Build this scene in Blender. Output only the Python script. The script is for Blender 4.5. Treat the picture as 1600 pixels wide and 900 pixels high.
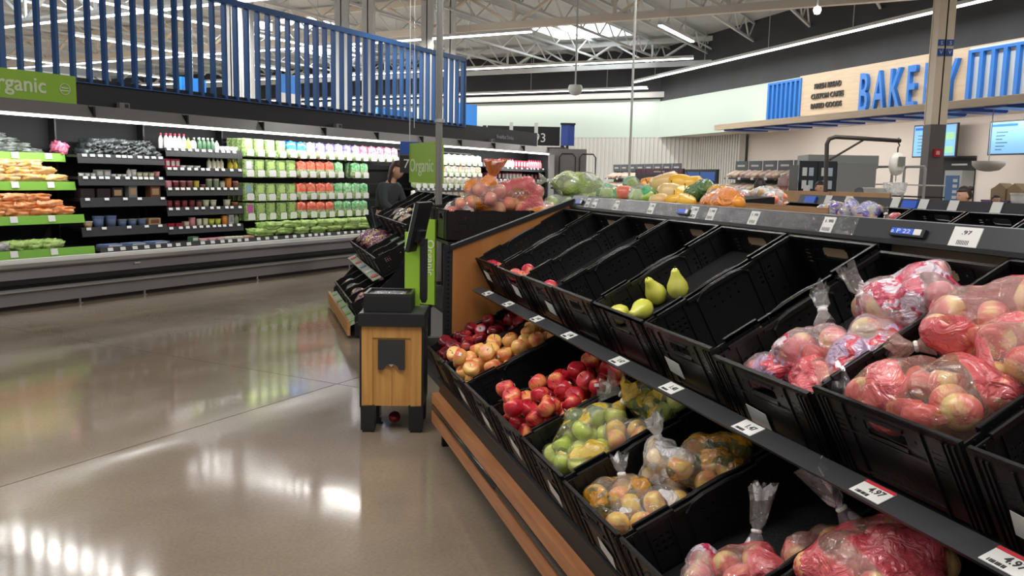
import bpy, bmesh, math, random
from mathutils import Vector, Matrix, noise

# ------------------------------------------------------------------ clear
for o in list(bpy.data.objects): bpy.data.objects.remove(o)
SC = bpy.context.scene
COL = SC.collection
PI = math.pi
def R(a): return math.radians(a)
T = Matrix.Translation
def RX(a): return Matrix.Rotation(a, 4, 'X')
def RY(a): return Matrix.Rotation(a, 4, 'Y')
def RZ(a): return Matrix.Rotation(a, 4, 'Z')
def SCL(x, y, z): return Matrix.Diagonal((x, y, z, 1))

# ------------------------------------------------------------------ camera
cd = bpy.data.cameras.new('camera')
cam = bpy.data.objects.new('camera', cd); COL.objects.link(cam)
cd.sensor_width = 36.0; cd.lens = 1332.6 / 1600 * 36; cd.clip_start = 0.05; cd.clip_end = 300
_p, _r = R(7.388), R(1.188)
_f = Vector((0, math.cos(_p), -math.sin(_p))); _x = Vector((1, 0, 0)); _u = _x.cross(_f)
_x2 = _x * math.cos(_r) + _u * math.sin(_r); _u2 = -_x * math.sin(_r) + _u * math.cos(_r)
m = Matrix((_x2, _u2, -_f)).transposed().to_4x4(); m.translation = (0, 0, 1.5)
cam.matrix_world = m
SC.camera = cam

# ------------------------------------------------------------------ world, exposure
w = bpy.data.worlds.new('store_light'); SC.world = w; w.use_nodes = True
w.node_tree.nodes['Background'].inputs[0].default_value = (.95, 0.97, 1.0, 1)
w.node_tree.nodes['Background'].inputs[1].default_value = 0.36
SC.view_settings.view_transform = 'Standard'; SC.view_settings.look = 'None'
SC.view_settings.gamma = 1; SC.view_settings.use_curve_mapping = False
SC.view_settings.exposure = 0.32

# store axes: COOL frame runs along the cooler wall (x), y goes into it; DISP frame runs along the apple stand (x towards viewer), y into it
AD = Vector((0.477159, 0.878817, 0)); AN = Vector((-0.878817, 0.477159, 0))
MC = Matrix(((AD.x, AN.x, 0, -5.2922), (AD.y, AN.y, 0, 8.7056), (0, 0, 1, 0), (0, 0, 0, 1)))
DD = Vector((-0.29137, 0.95661, 0)); DN = Vector((0.95661, 0.29137, 0))
MD = Matrix(((-DD.x, DN.x, 0, -0.206), (-DD.y, DN.y, 0, 4.634), (0, 0, 1, 0), (0, 0, 0, 1)))
MW = Matrix.Identity(4)

# ------------------------------------------------------------------ lamps (one per ceiling strip, built again below as fixtures)
def strip_lamp(name, M, L, W, power, col=(1, .97, .92)):
    d = bpy.data.lights.new(name, 'AREA'); d.shape = 'RECTANGLE'; d.size = L; d.size_y = W
    d.energy = power; d.color = col
    o = bpy.data.objects.new(name, d); COL.objects.link(o); o.matrix_world = M
    return o
LEDZ = 4.75
# (frame, x0, y0, x1, y1, z): rows of ceiling strip lights
STRIPS = [('b', 3.0, 1.6, 3.0, 9.0), ('b', 7.2, -.5, 7.2, 22.0), ('b', 12.3, 0.3, 12.3, 26.0), ('b', 17.6, -1.8, 17.6, 30.0), ('b', 24.4, 1.9, 24.4, 30.0),
          ('a', 4.5, 6.6, 14.0, 6.6), ('a', 8.5, 11.0, 16.0, 11.0), ('a', 10.5, 17.0, 17.5, 17.0), ('a', 12.6, -2.6, 14.9, -2.6),
          ('b', -3.5, -2.0, -3.5, -12.0), ('b', 3.4, -4.0, 3.4, -12.0)]
for t, x0, y0, x1, y1 in STRIPS:
    L = math.hypot(x1-x0, y1-y0); c = ((x0+x1)/2, (y0+y1)/2)
    strip_lamp('ceiling_lamp', MC @ T((c[0], c[1], LEDZ-.035)) @ RZ(0 if t == 'a' else PI/2), L, .09, (24 if x0 != 24.4 else 8)*L)
# long diagonal strip in front of the bakery
strip_lamp('ceiling_lamp', MD @ T((-14.0, 11.9, LEDZ+.2-.035)), 20.0, .09, 12*20)
# general store lighting further off, above and behind the viewer
for x, y in ((-7, -6), (2, -6), (11, 2)):
    strip_lamp('ceiling_lamp', T((x, y, 5.5)), 6, .1, 150)
# cooler canopy tube
strip_lamp('cooler_lamp', MC @ T((6.6, .42, 2.045)) @ RX(R(28)), 14.4, .05, 95, (1, 1, .98))
# bakery kitchen lights
strip_lamp('bakery_lamp', MD @ T((-11, 12.9, 2.92)) @ RX(R(25)), 12, .3, 110, (1, .93, .85))

# ------------------------------------------------------------------ materials
MATS = {}
def mat(name, col, rough=.5, metal=0, var=0, vs=8, bump=0, bs=40, emit=0, col2=None, spec=.5, alpha=1, coat=0, stretch=None):
    if name in MATS: return MATS[name]
    m = bpy.data.materials.new(name); m.use_nodes = True; nt = m.node_tree; N = nt.nodes; Lk = nt.links
    b = N['Principled BSDF']; c = (*col, 1)
    b.inputs['Base Color'].default_value = c; b.inputs['Roughness'].default_value = rough
    b.inputs['Metallic'].default_value = metal; b.inputs['Specular IOR Level'].default_value = spec
    b.inputs['Alpha'].default_value = alpha
    if coat: b.inputs['Coat Weight'].default_value = coat
    if emit:
        b.inputs['Emission Color'].default_value = c; b.inputs['Emission Strength'].default_value = emit
    if var or col2 or bump:
        tc = N.new('ShaderNodeTexCoord'); mp = N.new('ShaderNodeMapping'); Lk.new(tc.outputs['Object'], mp.inputs[0])
        if stretch: mp.inputs['Scale'].default_value = stretch
        oi = N.new('ShaderNodeObjectInfo'); vm = N.new('ShaderNodeVectorMath'); vm.operation = 'SCALE'
        vm.inputs[0].default_value = (37, 19, 53); Lk.new(oi.outputs['Random'], vm.inputs['Scale']); Lk.new(vm.outputs[0], mp.inputs['Location'])
    if var or col2:
        nz = N.new('ShaderNodeTexNoise'); nz.inputs['Scale'].default_value = vs; nz.inputs['Detail'].default_value = 4
        Lk.new(mp.outputs[0], nz.inputs['Vector'])
        rp = N.new('ShaderNodeValToRGB'); c2 = (*col2, 1) if col2 else (*[x*(1-var) for x in col], 1)
        rp.color_ramp.elements[0].position = .38; rp.color_ramp.elements[1].position = .62
        rp.color_ramp.elements[0].color = c2; rp.color_ramp.elements[1].color = c
        Lk.new(nz.outputs['Fac'], rp.inputs[0]); Lk.new(rp.outputs[0], b.inputs['Base Color'])
    if bump:
        nb = N.new('ShaderNodeTexNoise'); nb.inputs['Scale'].default_value = bs; nb.inputs['Detail'].default_value = 3
        Lk.new(mp.outputs[0], nb.inputs['Vector']); bp = N.new('ShaderNodeBump'); bp.inputs['Strength'].default_value = bump
        bp.inputs['Distance'].default_value = .01
        Lk.new(nb.outputs['Fac'], bp.inputs['Height']); Lk.new(bp.outputs[0], b.inputs['Normal'])
    MATS[name] = m; return m

def film(name, band, amount=.5, base=.22, vs=9, tint=(.95, .95, .95), col2=None, gf=.26):
    """clear plastic bag film, part of it printed with a colour"""
    if name in MATS: return MATS[name]
    m = bpy.data.materials.new(name); m.use_nodes = True; nt = m.node_tree; N = nt.nodes; Lk = nt.links
    b = N['Principled BSDF']; out = N['Material Output']
    b.inputs['Roughness'].default_value = .18; b.inputs['Specular IOR Level'].default_value = .9
    tc = N.new('ShaderNodeTexCoord'); nz = N.new('ShaderNodeTexNoise'); nz.inputs['Scale'].default_value = vs; nz.inputs['Detail'].default_value = 1
    oi = N.new('ShaderNodeObjectInfo'); va = N.new('ShaderNodeVectorMath'); va.operation = 'MULTIPLY_ADD'
    Lk.new(oi.outputs['Random'], va.inputs[0]); va.inputs[1].default_value = (31, 17, 23); Lk.new(tc.outputs['Object'], va.inputs[2])
    Lk.new(va.outputs[0], nz.inputs['Vector'])
    rp = N.new('ShaderNodeValToRGB'); e = rp.color_ramp.elements; e[0].position = .5 - (amount-.5)*.4 - .01; e[1].position = e[0].position + .02
    e[0].color = (0, 0, 0, 1); e[1].color = (1, 1, 1, 1); Lk.new(nz.outputs['Fac'], rp.inputs[0])
    mx = N.new('ShaderNodeMix'); mx.data_type = 'RGBA'; mx.inputs['A'].default_value = (*tint, 1); mx.inputs['B'].default_value = (*band, 1)
    Lk.new(rp.outputs[0], mx.inputs['Factor'])
    if col2:
        n2 = N.new('ShaderNodeTexNoise'); n2.inputs['Scale'].default_value = vs*3.2; Lk.new(va.outputs[0], n2.inputs['Vector'])
        r2 = N.new('ShaderNodeValToRGB'); r2.color_ramp.elements[0].position = .5; r2.color_ramp.elements[1].position = .54
        r2.color_ramp.elements[0].color = (*band, 1); r2.color_ramp.elements[1].color = (*col2, 1)
        Lk.new(n2.outputs['Fac'], r2.inputs[0]); Lk.new(r2.outputs[0], mx.inputs['B'])
    Lk.new(mx.outputs['Result'], b.inputs['Base Color'])
    ml = N.new('ShaderNodeMath'); ml.operation = 'MULTIPLY_ADD'; Lk.new(rp.outputs[0], ml.inputs[0]); ml.inputs[1].default_value = .62; ml.inputs[2].default_value = base
    Lk.new(ml.outputs[0], b.inputs['Alpha'])
    nb = N.new('ShaderNodeTexNoise'); nb.inputs['Scale'].default_value = 26; nb.inputs['Detail'].default_value = 4; nb.inputs['Distortion'].default_value = 1.5
    Lk.new(va.outputs[0], nb.inputs['Vector']); bp = N.new('ShaderNodeBump'); bp.inputs['Strength'].default_value = .9; bp.inputs['Distance'].default_value = .02
    Lk.new(nb.outputs['Fac'], bp.inputs['Height']); Lk.new(bp.outputs[0], b.inputs['Normal'])
    gl = N.new('ShaderNodeBsdfGlossy'); gl.inputs['Roughness'].default_value = .1; Lk.new(bp.outputs[0], gl.inputs['Normal'])
    lw = N.new('ShaderNodeLayerWeight'); lw.inputs['Blend'].default_value = .35; Lk.new(bp.outputs[0], lw.inputs['Normal'])
    mm = N.new('ShaderNodeMath'); mm.operation = 'MULTIPLY_ADD'; Lk.new(lw.outputs['Facing'], mm.inputs[0]); mm.inputs[1].default_value = gf; mm.inputs[2].default_value = .035
    ms = N.new('ShaderNodeMixShader'); Lk.new(mm.outputs[0], ms.inputs[0]); Lk.new(b.outputs[0], ms.inputs[1]); Lk.new(gl.outputs[0], ms.inputs[2]); Lk.new(ms.outputs[0], out.inputs[0])
    MATS[name] = m; return m

def wood(name, c1, c2, scale=(1, 14, 14), rough=.45):
    if name in MATS: return MATS[name]
    m = mat(name, c1, rough, col2=c2, vs=3, stretch=scale); return m

def floor_mat():
    m = bpy.data.materials.new('polished_concrete'); m.use_nodes = True; nt = m.node_tree; N = nt.nodes; Lk = nt.links
    b = N['Principled BSDF']; tc = N.new('ShaderNodeTexCoord')
    n1 = N.new('ShaderNodeTexNoise'); n1.inputs['Scale'].default_value = .55; n1.inputs['Detail'].default_value = 7; n1.inputs['Roughness'].default_value = .6
    Lk.new(tc.outputs['Object'], n1.inputs['Vector'])
    r1 = N.new('ShaderNodeValToRGB'); e = r1.color_ramp.elements
    e[0].position = .3; e[1].position = .72; e[0].color = (.195, .152, .112, 1); e[1].color = (.325, .265, .203, 1)
    Lk.new(n1.outputs['Fac'], r1.inputs[0])
    n2 = N.new('ShaderNodeTexNoise'); n2.inputs['Scale'].default_value = 60; n2.inputs['Detail'].default_value = 5; Lk.new(tc.outputs['Object'], n2.inputs['Vector'])
    mx = N.new('ShaderNodeMix'); mx.data_type = 'RGBA'; mx.blend_type = 'OVERLAY'; mx.inputs['Factor'].default_value = .22
    Lk.new(r1.outputs[0], mx.inputs['A']); Lk.new(n2.outputs['Fac'], mx.inputs['B'])
    Lk.new(mx.outputs['Result'], b.inputs['Base Color'])
    n3 = N.new('ShaderNodeTexNoise'); n3.inputs['Scale'].default_value = 1.3; n3.inputs['Detail'].default_value = 5; Lk.new(tc.outputs['Object'], n3.inputs['Vector'])
    mr = N.new('ShaderNodeMapRange'); mr.inputs['From Min'].default_value = .3; mr.inputs['From Max'].default_value = .7
    mr.inputs['To Min'].default_value = .06; mr.inputs['To Max'].default_value = .14; Lk.new(n3.outputs['Fac'], mr.inputs['Value'])
    Lk.new(mr.outputs[0], b.inputs['Roughness']); b.inputs['Specular IOR Level'].default_value = .27
    nb = N.new('ShaderNodeTexNoise'); nb.inputs['Scale'].default_value = 2.2; nb.inputs['Detail'].default_value = 2; Lk.new(tc.outputs['Object'], nb.inputs['Vector'])
    bp = N.new('ShaderNodeBump'); bp.inputs['Strength'].default_value = .05; bp.inputs['Distance'].default_value = .02
    Lk.new(nb.outputs['Fac'], bp.inputs['Height']); Lk.new(bp.outputs[0], b.inputs['Normal'])
    return m

BLK = mat('black_plastic', (.008, .008, .009), .45, bump=.15, bs=120)
BLK2 = mat('black_steel', (.011, .011, .013), .42)
DKG = mat('dark_grey_steel', (.055, .056, .062), .4, metal=.3)
GRY = mat('grey_painted_steel', (.21, .20, .195), .45, metal=.1)
GRL = mat('light_grey_steel', (.42, .42, .41), .4, metal=.3)
STEEL = mat('brushed_steel', (.55, .54, .52), .3, metal=.9)
WHT = mat('white_paint', (.75, .76, .74), .5)
PAPER = mat('white_card', (.78, .78, .76), .6)
PRINT = mat('black_print', (.03, .03, .03), .6)
LEDM = mat('led_tube', (1, .985, .95), .4, emit=5)
LEDC = mat('cooler_led', (1, .99, .96), .4, emit=6)
GREEN = mat('sign_green', (.30, .54, .04), .5)
LIPG = mat('green_shelf_strip', (.20, .46, .05), .45)
BLUE = mat('royal_blue_paint', (.028, .115, .33), .45)
BLUE2 = mat('bright_blue_letters', (.02, .18, .62), .35)
BLUS = mat('blue_sign', (.02, .09, .42), .4)
RED = mat('red_card', (.65, .03, .05), .5)
WOODO = wood('orange_wood', (.42, .17, .045), (.34, .125, .03), (3, 3, .5))
WOODK = wood('honey_pine', (.62, .32, .09), (.50, .235, .06), (12, 12, .8))
WOODT = wood('bumper_wood', (.50, .21, .085), (.40, .155, .06), (1, 14, 14))
WOODL = wood('pale_birch', (.62, .50, .36), (.57, .45, .32), (.6, 4, 8))
CARD = mat('cardboard', (.42, .25, .13), .8, var=.15, vs=6)
SKIN = mat('skin', (.58, .33, .23), .5)
HAIRB = mat('brown_hair', (.06, .02, .012), .45, bump=.5, bs=80)

# ------------------------------------------------------------------ mesh builder
class MB:
    def __init__(s): s.v = []; s.f = []; s.mi = []; s.k = 0
    def add(s, vs, fs, mi=None):
        b = len(s.v); s.v += [tuple(v) for v in vs]; s.f += [tuple(i+b for i in f) for f in fs]; s.mi += [s.k if mi is None else mi]*len(fs); return s
    def box(s, x0, x1, y0, y1, z0, z1, M=None, mi=None):
        vs = [Vector((x, y, z)) for z in (z0, z1) for y in (y0, y1) for x in (x0, x1)]
        if M: vs = [M @ v for v in vs]
        return s.add(vs, [(0, 2, 3, 1), (4, 5, 7, 6), (0, 1, 5, 4), (2, 6, 7, 3), (0, 4, 6, 2), (1, 3, 7, 5)], mi)
    def bar(s, a, b, w=.02, h=None, mi=None):
        a = Vector(a); b = Vector(b); d = b-a; L = d.length
        q = d.to_track_quat('X', 'Z').to_matrix().to_4x4(); h = w if h is None else h
        return s.box(0, L, -w/2, w/2, -h/2, h/2, T(a) @ q, mi)
    def tube(s, pts, r, n=8, cap=True, mi=None):
        pts = [Vector(p) for p in pts]; rs = r if isinstance(r, (list, tuple)) else [r]*len(pts)
        vs = []; fs = []; prev = None
        for i, p in enumerate(pts):
            d = (pts[min(i+1, len(pts)-1)] - pts[max(i-1, 0)]).normalized()
            if prev is None: up = Vector((0, 0, 1)) if abs(d.z) < .9 else Vector((1, 0, 0)); x = d.cross(up).normalized()
            else: x = (prev - d*prev.dot(d)).normalized()
            prev = x; y = d.cross(x)
            for k in range(n): a = 2*PI*k/n; vs.append(p + (x*math.cos(a) + y*math.sin(a))*rs[i])
        for i in range(len(pts)-1):
            for k in range(n): fs.append((i*n+k, i*n+(k+1) % n, (i+1)*n+(k+1) % n, (i+1)*n+k))
        if cap: fs.append(tuple(range(n))[::-1]); fs.append(tuple((len(pts)-1)*n+k for k in range(n)))
        return s.add(vs, fs, mi)
    def lathe(s, prof, n=12, M=None, mi=None):
        vs = []; fs = []
        for r, z in prof:
            for k in range(n): a = 2*PI*k/n; v = Vector((r*math.cos(a), r*math.sin(a), z)); vs.append(M @ v if M else v)
        for i in range(len(prof)-1):
            for k in range(n): fs.append((i*n+k, i*n+(k+1) % n, (i+1)*n+(k+1) % n, (i+1)*n+k))
        fs.append(tuple(range(n))[::-1]); fs.append(tuple((len(prof)-1)*n+k for k in range(n)))
        return s.add(vs, fs, mi)
    def prism(s, poly, h0, h1, axis='y', M=None, mi=None):
        n = len(poly)
        def P(a, b, h): return {'y': Vector((a, h, b)), 'x': Vector((h, a, b)), 'z': Vector((a, b, h))}[axis]
        vs = [P(a, b, h0) for a, b in poly] + [P(a, b, h1) for a, b in poly]
        if M: vs = [M @ v for v in vs]
        return s.add(vs, [tuple(range(n)), tuple(range(2*n-1, n-1, -1))] + [(i, i+n, (i+1) % n+n, (i+1) % n) for i in range(n)], mi)
    def mesh(s, name, mats, smooth=False):
        me = bpy.data.meshes.new(name); me.from_pydata(s.v, [], s.f)
        for m in (mats if isinstance(mats, (list, tuple)) else [mats]): me.materials.append(m)
        if any(s.mi): me.polygons.foreach_set('material_index', s.mi)
        bm = bmesh.new(); bm.from_mesh(me); bmesh.ops.recalc_face_normals(bm, faces=bm.faces); bm.to_mesh(me); bm.free()
        if smooth: me.polygons.foreach_set('use_smooth', [True]*len(me.polygons))
        return me
    def build(s, name, mats, parent=None, M=None, smooth=False):
        return put(name, s.mesh(name, mats, smooth), parent, M)
def put(name, me, parent=None, M=None):
    o = bpy.data.objects.new(name, me); COL.objects.link(o)
    if parent is not None: o.parent = parent
    if M is not None: o.matrix_basis = M
    return o
def tag(o, label, cat, group=None):
    o['label'] = label; o['category'] = cat
    if group: o['group'] = group
    return o
def struct(o): o['kind'] = 'structure'; return o
def root(name, label, cat, M, group=None):
    o = bpy.data.objects.new(name, None); o.empty_display_size = .1; COL.objects.link(o); o.matrix_basis = M
    return tag(o, label, cat, group)
def copy_tree(o, parent=None):
    c = o.copy(); COL.objects.link(c)
    if parent: c.parent = parent
    for ch in o.children: copy_tree(ch, c)
    return c
PROTO = {}
def inst(key, make, name, label, cat, M, group=None):
    """first use builds the thing, later uses copy it and its parts"""
    if key not in PROTO:
        r = root(name, label, cat, M, group); make(r); PROTO[key] = r; return r
    c = copy_tree(PROTO[key]); c.matrix_basis = M; c['label'] = label
    if group: c['group'] = group
    return c
MESH = {}
def meshinst(key, make, name, label, cat, M, group=None):
    if key not in MESH: MESH[key] = make()
    o = put(name, MESH[key], None, M); return tag(o, label, cat, group)
ORD = ['first', 'second', 'third', 'fourth', 'fifth', 'sixth', 'seventh', 'eighth', 'ninth', 'tenth', 'eleventh', 'twelfth', 'thirteenth', 'fourteenth', 'fifteenth', 'sixteenth', 'seventeenth', 'eighteenth', 'nineteenth', 'twentieth'] + ['%dth' % i for i in range(21, 90)]

def text(name, s, size, depth, m, parent, M, bold=0, align='CENTER', sx=1):
    cu = bpy.data.curves.new(name, 'FONT'); cu.body = s; cu.size = size; cu.extrude = depth; cu.offset = bold
    cu.align_x = align; cu.align_y = 'CENTER'; cu.resolution_u = 3
    o = bpy.data.objects.new(name, cu); COL.objects.link(o)
    dg = bpy.context.evaluated_depsgraph_get(); me = bpy.data.meshes.new_from_object(o.evaluated_get(dg))
    bpy.data.objects.remove(o); me.materials.clear(); me.materials.append(m)
    me.transform(SCL(sx, 1, 1))
    return put(name, me, parent, M)
def facing(x, y, z, ax, ay):
    """matrix at point whose local X = (ax,ay) horizontally, local Y up, local Z = outwards normal"""
    X = Vector((ax, ay, 0)).normalized(); Y = Vector((0, 0, 1)); Z = X.cross(Y)
    m = Matrix((X, Y, Z)).transposed().to_4x4(); m.translation = (x, y, z); return m

# ------------------------------------------------------------------ floor: slabs with sawn joints
FM = floor_mat()
fl = bpy.data.objects.new('floor', None); COL.objects.link(fl); fl.matrix_basis = MC; struct(fl)
g = .004
for i in range(-4, 6):
    for j in range(-5, 7):
        x0, y0 = -.45 + 6*i, -4.85 + 5*j
        MB().box(x0+g, x0+6-g, y0+g, y0+5-g, -.12, 0).build('floor_slab', FM, fl)
MB().box(-26, 36, -31, 32, -.2, -.125).build('floor_bed', mat('joint_filler', (.03, .028, .025), .8), fl)

# ------------------------------------------------------------------ walls
MINT = mat('mint_white_wall', (.56, .66, .60), .6)
WARM = mat('warm_white_wall', (.72, .66, .61), .6)
DARKW = mat('charcoal_upper_wall', (.045, .048, .055), .7, var=.2, vs=1)
RIBW = mat('pale_grey_ribbed_panel', (.62, .62, .58), .5)
bw = bpy.data.objects.new('wall_back', None); COL.objects.link(bw); bw.matrix_basis = MC; struct(bw)
MB().box(25, 25.3, -2.3, 32, 3.05, 4.42).build('mint_band', MINT, bw)
MB().box(25.02, 25.3, -2.3, 32, 0, 3.05).build('lower_panel', RIBW, bw)
for i in range(90):
    y = -2.2 + i*.16
    MB().box(24.985, 25.02, y, y+.07, 0, 3.04).build('rib', RIBW, bw)
MB().box(25, 25.3, -2.3, 32, 4.42, 6.3).build('dark_band', DARKW, bw)
MB().box(24.8, 25, -1.9, 32, 4.46, 4.66).build('grey_beam', GRL, bw)
kb = bpy.data.objects.new('wall_bakery', None); COL.objects.link(kb); kb.matrix_basis = MD; struct(kb)
XB = -24.35
MB().box(XB, -15.6, 13, 13.3, 3.05, 4.33).build('mint_band', MINT, kb)
MB().box(XB, 6, 13.0, 13.3, 4.33, 6.3).build('dark_band', DARKW, kb)
MB().box(XB, 6, 13.3, 17.0, 3.05, 3.15).build('soffit', WARM, kb)
MB().box(XB, -20.2, 14.0, 14.2, 0, 3.05).build('lower_panel', RIBW, kb)
for i in range(26):
    x = XB + .1 + i*.16
    MB().box(x, x+.07, 13.965, 14.0, 0, 3.04).build('rib', RIBW, kb)
MB().box(-20.2, 6, 14.3, 14.5, 0, 3.05).build('lower_wall', WARM, kb)

# bakery sign board with its blue grilles, letters and canopy
sg = root('bakery_sign', 'long pale wood sign board with blue BAKERY letters above the bakery counter', 'sign', MD @ T((0, 13, 0)))
MB().box(-15.6, -3, -.12, .02, 3.1, 4.33).build('board', WOODL, sg)
MB().box(-17.15, -15.4, -.06, .02, 3.1, 4.31).build('mint_end_panel', MINT, sg)
def grille(x0, x1, n, z0, z1, yy):
    g_ = MB().box(x0, x1, yy-.1, yy-.02, z1-.06, z1).build('grille_rail', BLUE2, sg)
    for i in range(n):
        x = x0 + (x1-x0-.09)*i/(n-1)
        MB().box(x, x+.09, yy-.1, yy-.02, z0, z1-.06).build('grille_slat', BLUE2, sg)
grille(-17.05, -15.5, 8, 3.14, 4.28, -.05)
grille(-9.85, -6.6, 12, 3.16, 4.24, -.12)
MB().box(-9.9, -6.5, -.13, -.12, 3.12, 4.3).build('pale_panel', mat('pale_blue_panel', (.62, .70, .72), .5), sg)
for s_, z, xx in (('FRESH BREAD', 3.99, -14.4), ('CUSTOM CAKES', 3.735, -14.4), ('BAKED GOODS', 3.49, -14.42)):
    text('lettering', s_, .185, .01, PRINT, sg, facing(xx, -.14, z, 1, 0), .004, sx=.95)
FX = [(-12.86, 'B'), (-12.18, 'A'), (-11.5, 'K'), (-10.95, 'E'), (-10.4, 'R'), (-9.95, 'Y')]
xs = [-12.95, -12.42, -11.9, -11.4, -10.86, -10.30]
for (x, ch), xx in zip(FX, xs):
    text('letter_' + ch.lower(), ch, 1.32, .05, BLUE2, sg, facing(xx, -.17, 3.61, 1, 0), .012, sx=.46)
MB().box(-17.9, -3, -1.3, -1.15, 2.98, 3.12).build('canopy_fascia', WOODL, sg)
MB().box(-17.9, -3, -1.2, 0, 3.1, 3.14).build('canopy_top', WOODL, sg)
for i in range(14):
    x = -17.6 + i*1.02
    MB().prism([(x, -1.15), (x+.5, -1.15), (x+.5, -.02), (x, -.02)], 2.94, 3.09, 'z').build('canopy_baffle', BLUS, sg)

# ------------------------------------------------------------------ roof
RF = mat('roof_deck_grey', (.58, .62, .65), .6, var=.2, vs=.6)
TRC = mat('cream_truss_paint', (.80, .72, .62), .5)
TRW = mat('grey_truss_paint', (.62, .65, .66), .5)
ceil = bpy.data.objects.new('ceiling', None); COL.objects.link(ceil); ceil.matrix_basis = MC; struct(ceil)
sky_rects = [(19.6, 22.0, 1.6, 4.2), (14.5, 17.0, 9.5, 12.5), (7.5, 10, 9.5, 12.5), (19.6, 22, 12, 15), (3, 5.4, 5, 7.6)]
rc = MB()
xsq = sorted({-26, 25.3, *[r[0] for r in sky_rects], *[r[1] for r in sky_rects]}); ysq = sorted({-31, 32, *[r[2] for r in sky_rects], *[r[3] for r in sky_rects]})
for a in range(len(xsq)-1):
    for b in range(len(ysq)-1):
        cx, cy = (xsq[a]+xsq[a+1])/2, (ysq[b]+ysq[b+1])/2
        if not any(r[0] < cx < r[1] and r[2] < cy < r[3] for r in sky_rects):
            rc.box(xsq[a], xsq[a+1], ysq[b], ysq[b+1], 6.2, 6.35)
rc.build('roof_deck', RF, ceil)
SKYL = mat('skylight_diffuser', (.95, .98, 1), .4, emit=4)
for r in sky_rects:
    s_ = struct(MB().box(r[0]+.02, r[1]-.02, r[2]+.02, r[3]-.02, 6.24, 6.28).build('window_skylight', SKYL, None, MC))
def truss(name, label, p0, p1, zb, zt, n, mt, w, group, round_=False):
    """open web girder between two COOL-frame points"""
    a = Vector((*p0, 0)); b = Vector((*p1, 0)); L = (b-a).length; d = (b-a)/L
    ang = math.atan2(d.y, d.x)
    r = root(name, label, 'roof beam', MC @ T(a) @ RZ(ang), group)
    MB().box(0, L, -w/2, w/2, zb-w*.5, zb+w*.5).build('bottom_chord', mt, r)
    MB().box(0, L, -w/2, w/2, zt-w*.5, zt+w*.5).build('top_chord', mt, r)
    wb = MB()
    for i in range(n):
        x0 = L*i/n; x1 = L*(i+.5)/n; x2 = L*(i+1)/n
        wb.bar((x0, 0, zt), (x1, 0, zb), w*.7, w*.35); wb.bar((x1, 0, zb), (x2, 0, zt), w*.7, w*.35)
        if w > .12: wb.bar((x1, 0, zb), (x1, 0, zt), w*.4)
    wb.build('web_bracing', mt, r)
    return r
truss('roof_girder', 'heavy cream girder crossing the ceiling in front of the skylight', (14.2, -13), (14.2, 30), 5.28, 6.05, 16, TRC, .17, None)
truss('roof_girder', 'heavy pale girder high above the rear of the store', (22.6, -3), (22.6, 30), 5.3, 6.05, 12, TRW, .15, None)
truss('roof_girder', 'heavy white girder seen through the blue slat screen', (8.3, 3), (8.3, 30), 5.1, 6.05, 10, TRW, .16, None)
for i in range(17):
    y = -10.2 + i*1.9
    x1 = 24.9 if y > -2 else 24.9 + (y+2)*.95 
    truss('roof_joist', '%s slim open-web roof joist counted from the bakery side' % ORD[i], (2.5 if y > 2 else 8, y), (x1, y), 5.62, 6.12, 14, TRW, .06, 'slim roof joists')

# ceiling strip lights
def strip(label, M, L, group):
    r = root('strip_light', label, 'ceiling light', M, group)
    MB().box(-L/2, L/2, -.05, .05, .0, .07).build('housing', WHT, r)
    MB().prism([(-.05, 0), (.05, 0), (.042, -.028), (-.042, -.028)], -L/2, L/2, 'x').build('diffuser', LEDM, r)
    n = max(2, int(L/3))
    hg = MESH.setdefault('hgr', MB().bar((0, 0, .07), (0, 0, 6.19-LEDZ), .012).mesh('hanger_wire', TRW))
    for i in range(n): put('hanger_wire', hg, r, T((-L/2 + L*(i+.5)/n, 0, 0)))
SL = ['strip light seen through the near end of the blue slats', 'long strip light running behind the slat screen near its thick post', 'long strip light just under the cream girder', 'long strip light ending above the pole before the bakery', 'rearmost strip light along the back wall', 'lengthwise strip light hung behind the slat screen', 'lengthwise strip light over the far sales floor', 'lengthwise strip light furthest off behind the slats', 'short strip light near the top centre running away from view', 'strip light behind the viewer', 'strip light above the apple stand behind the viewer']
for (t, x0, y0, x1, y1), lb in zip(STRIPS, SL):
    L = math.hypot(x1-x0, y1-y0)
    strip('white ' + lb, MC @ T(((x0+x1)/2, (y0+y1)/2, LEDZ)) @ RZ(0 if t == 'a' else PI/2), L, 'ceiling strip lights')
strip('very long white strip light slanting across towards the bakery sign', MD @ T((-14.0, 11.9, LEDZ+.2)), 20.0, 'ceiling strip lights')
# security dome lamp
r = root('dome_camera', 'small pale dome hanging from the ceiling beside the skylight beams', 'camera', T((1.154,17.000,3.260)))
MB().lathe([(.12, .05), (.14, 0), (.13, -.08), (.08, -.13), (.02, -.15)], 12).build('dome', WHT, r, None, True)
MB().bar((0, 0, .05), (0, 0, 6.2-(1.154,17.000,3.260)[2]), .03).build('drop_rod', TRW, r)
r = root('sprinkler_bulb', 'tiny glowing round lamp under the ceiling left of the cream column', 'lamp', T((4.412,13.000,4.034)))
MB().lathe([(.01, .06), (.05, .04), (.06, 0), (.04, -.05), (.01, -.06)], 10).build('bulb', LEDM, r, None, True)
MB().bar((0, 0, .05), (0, 0, 6.2-(4.412,13.000,4.034)[2]), .02).build('drop_rod', TRW, r)

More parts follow.
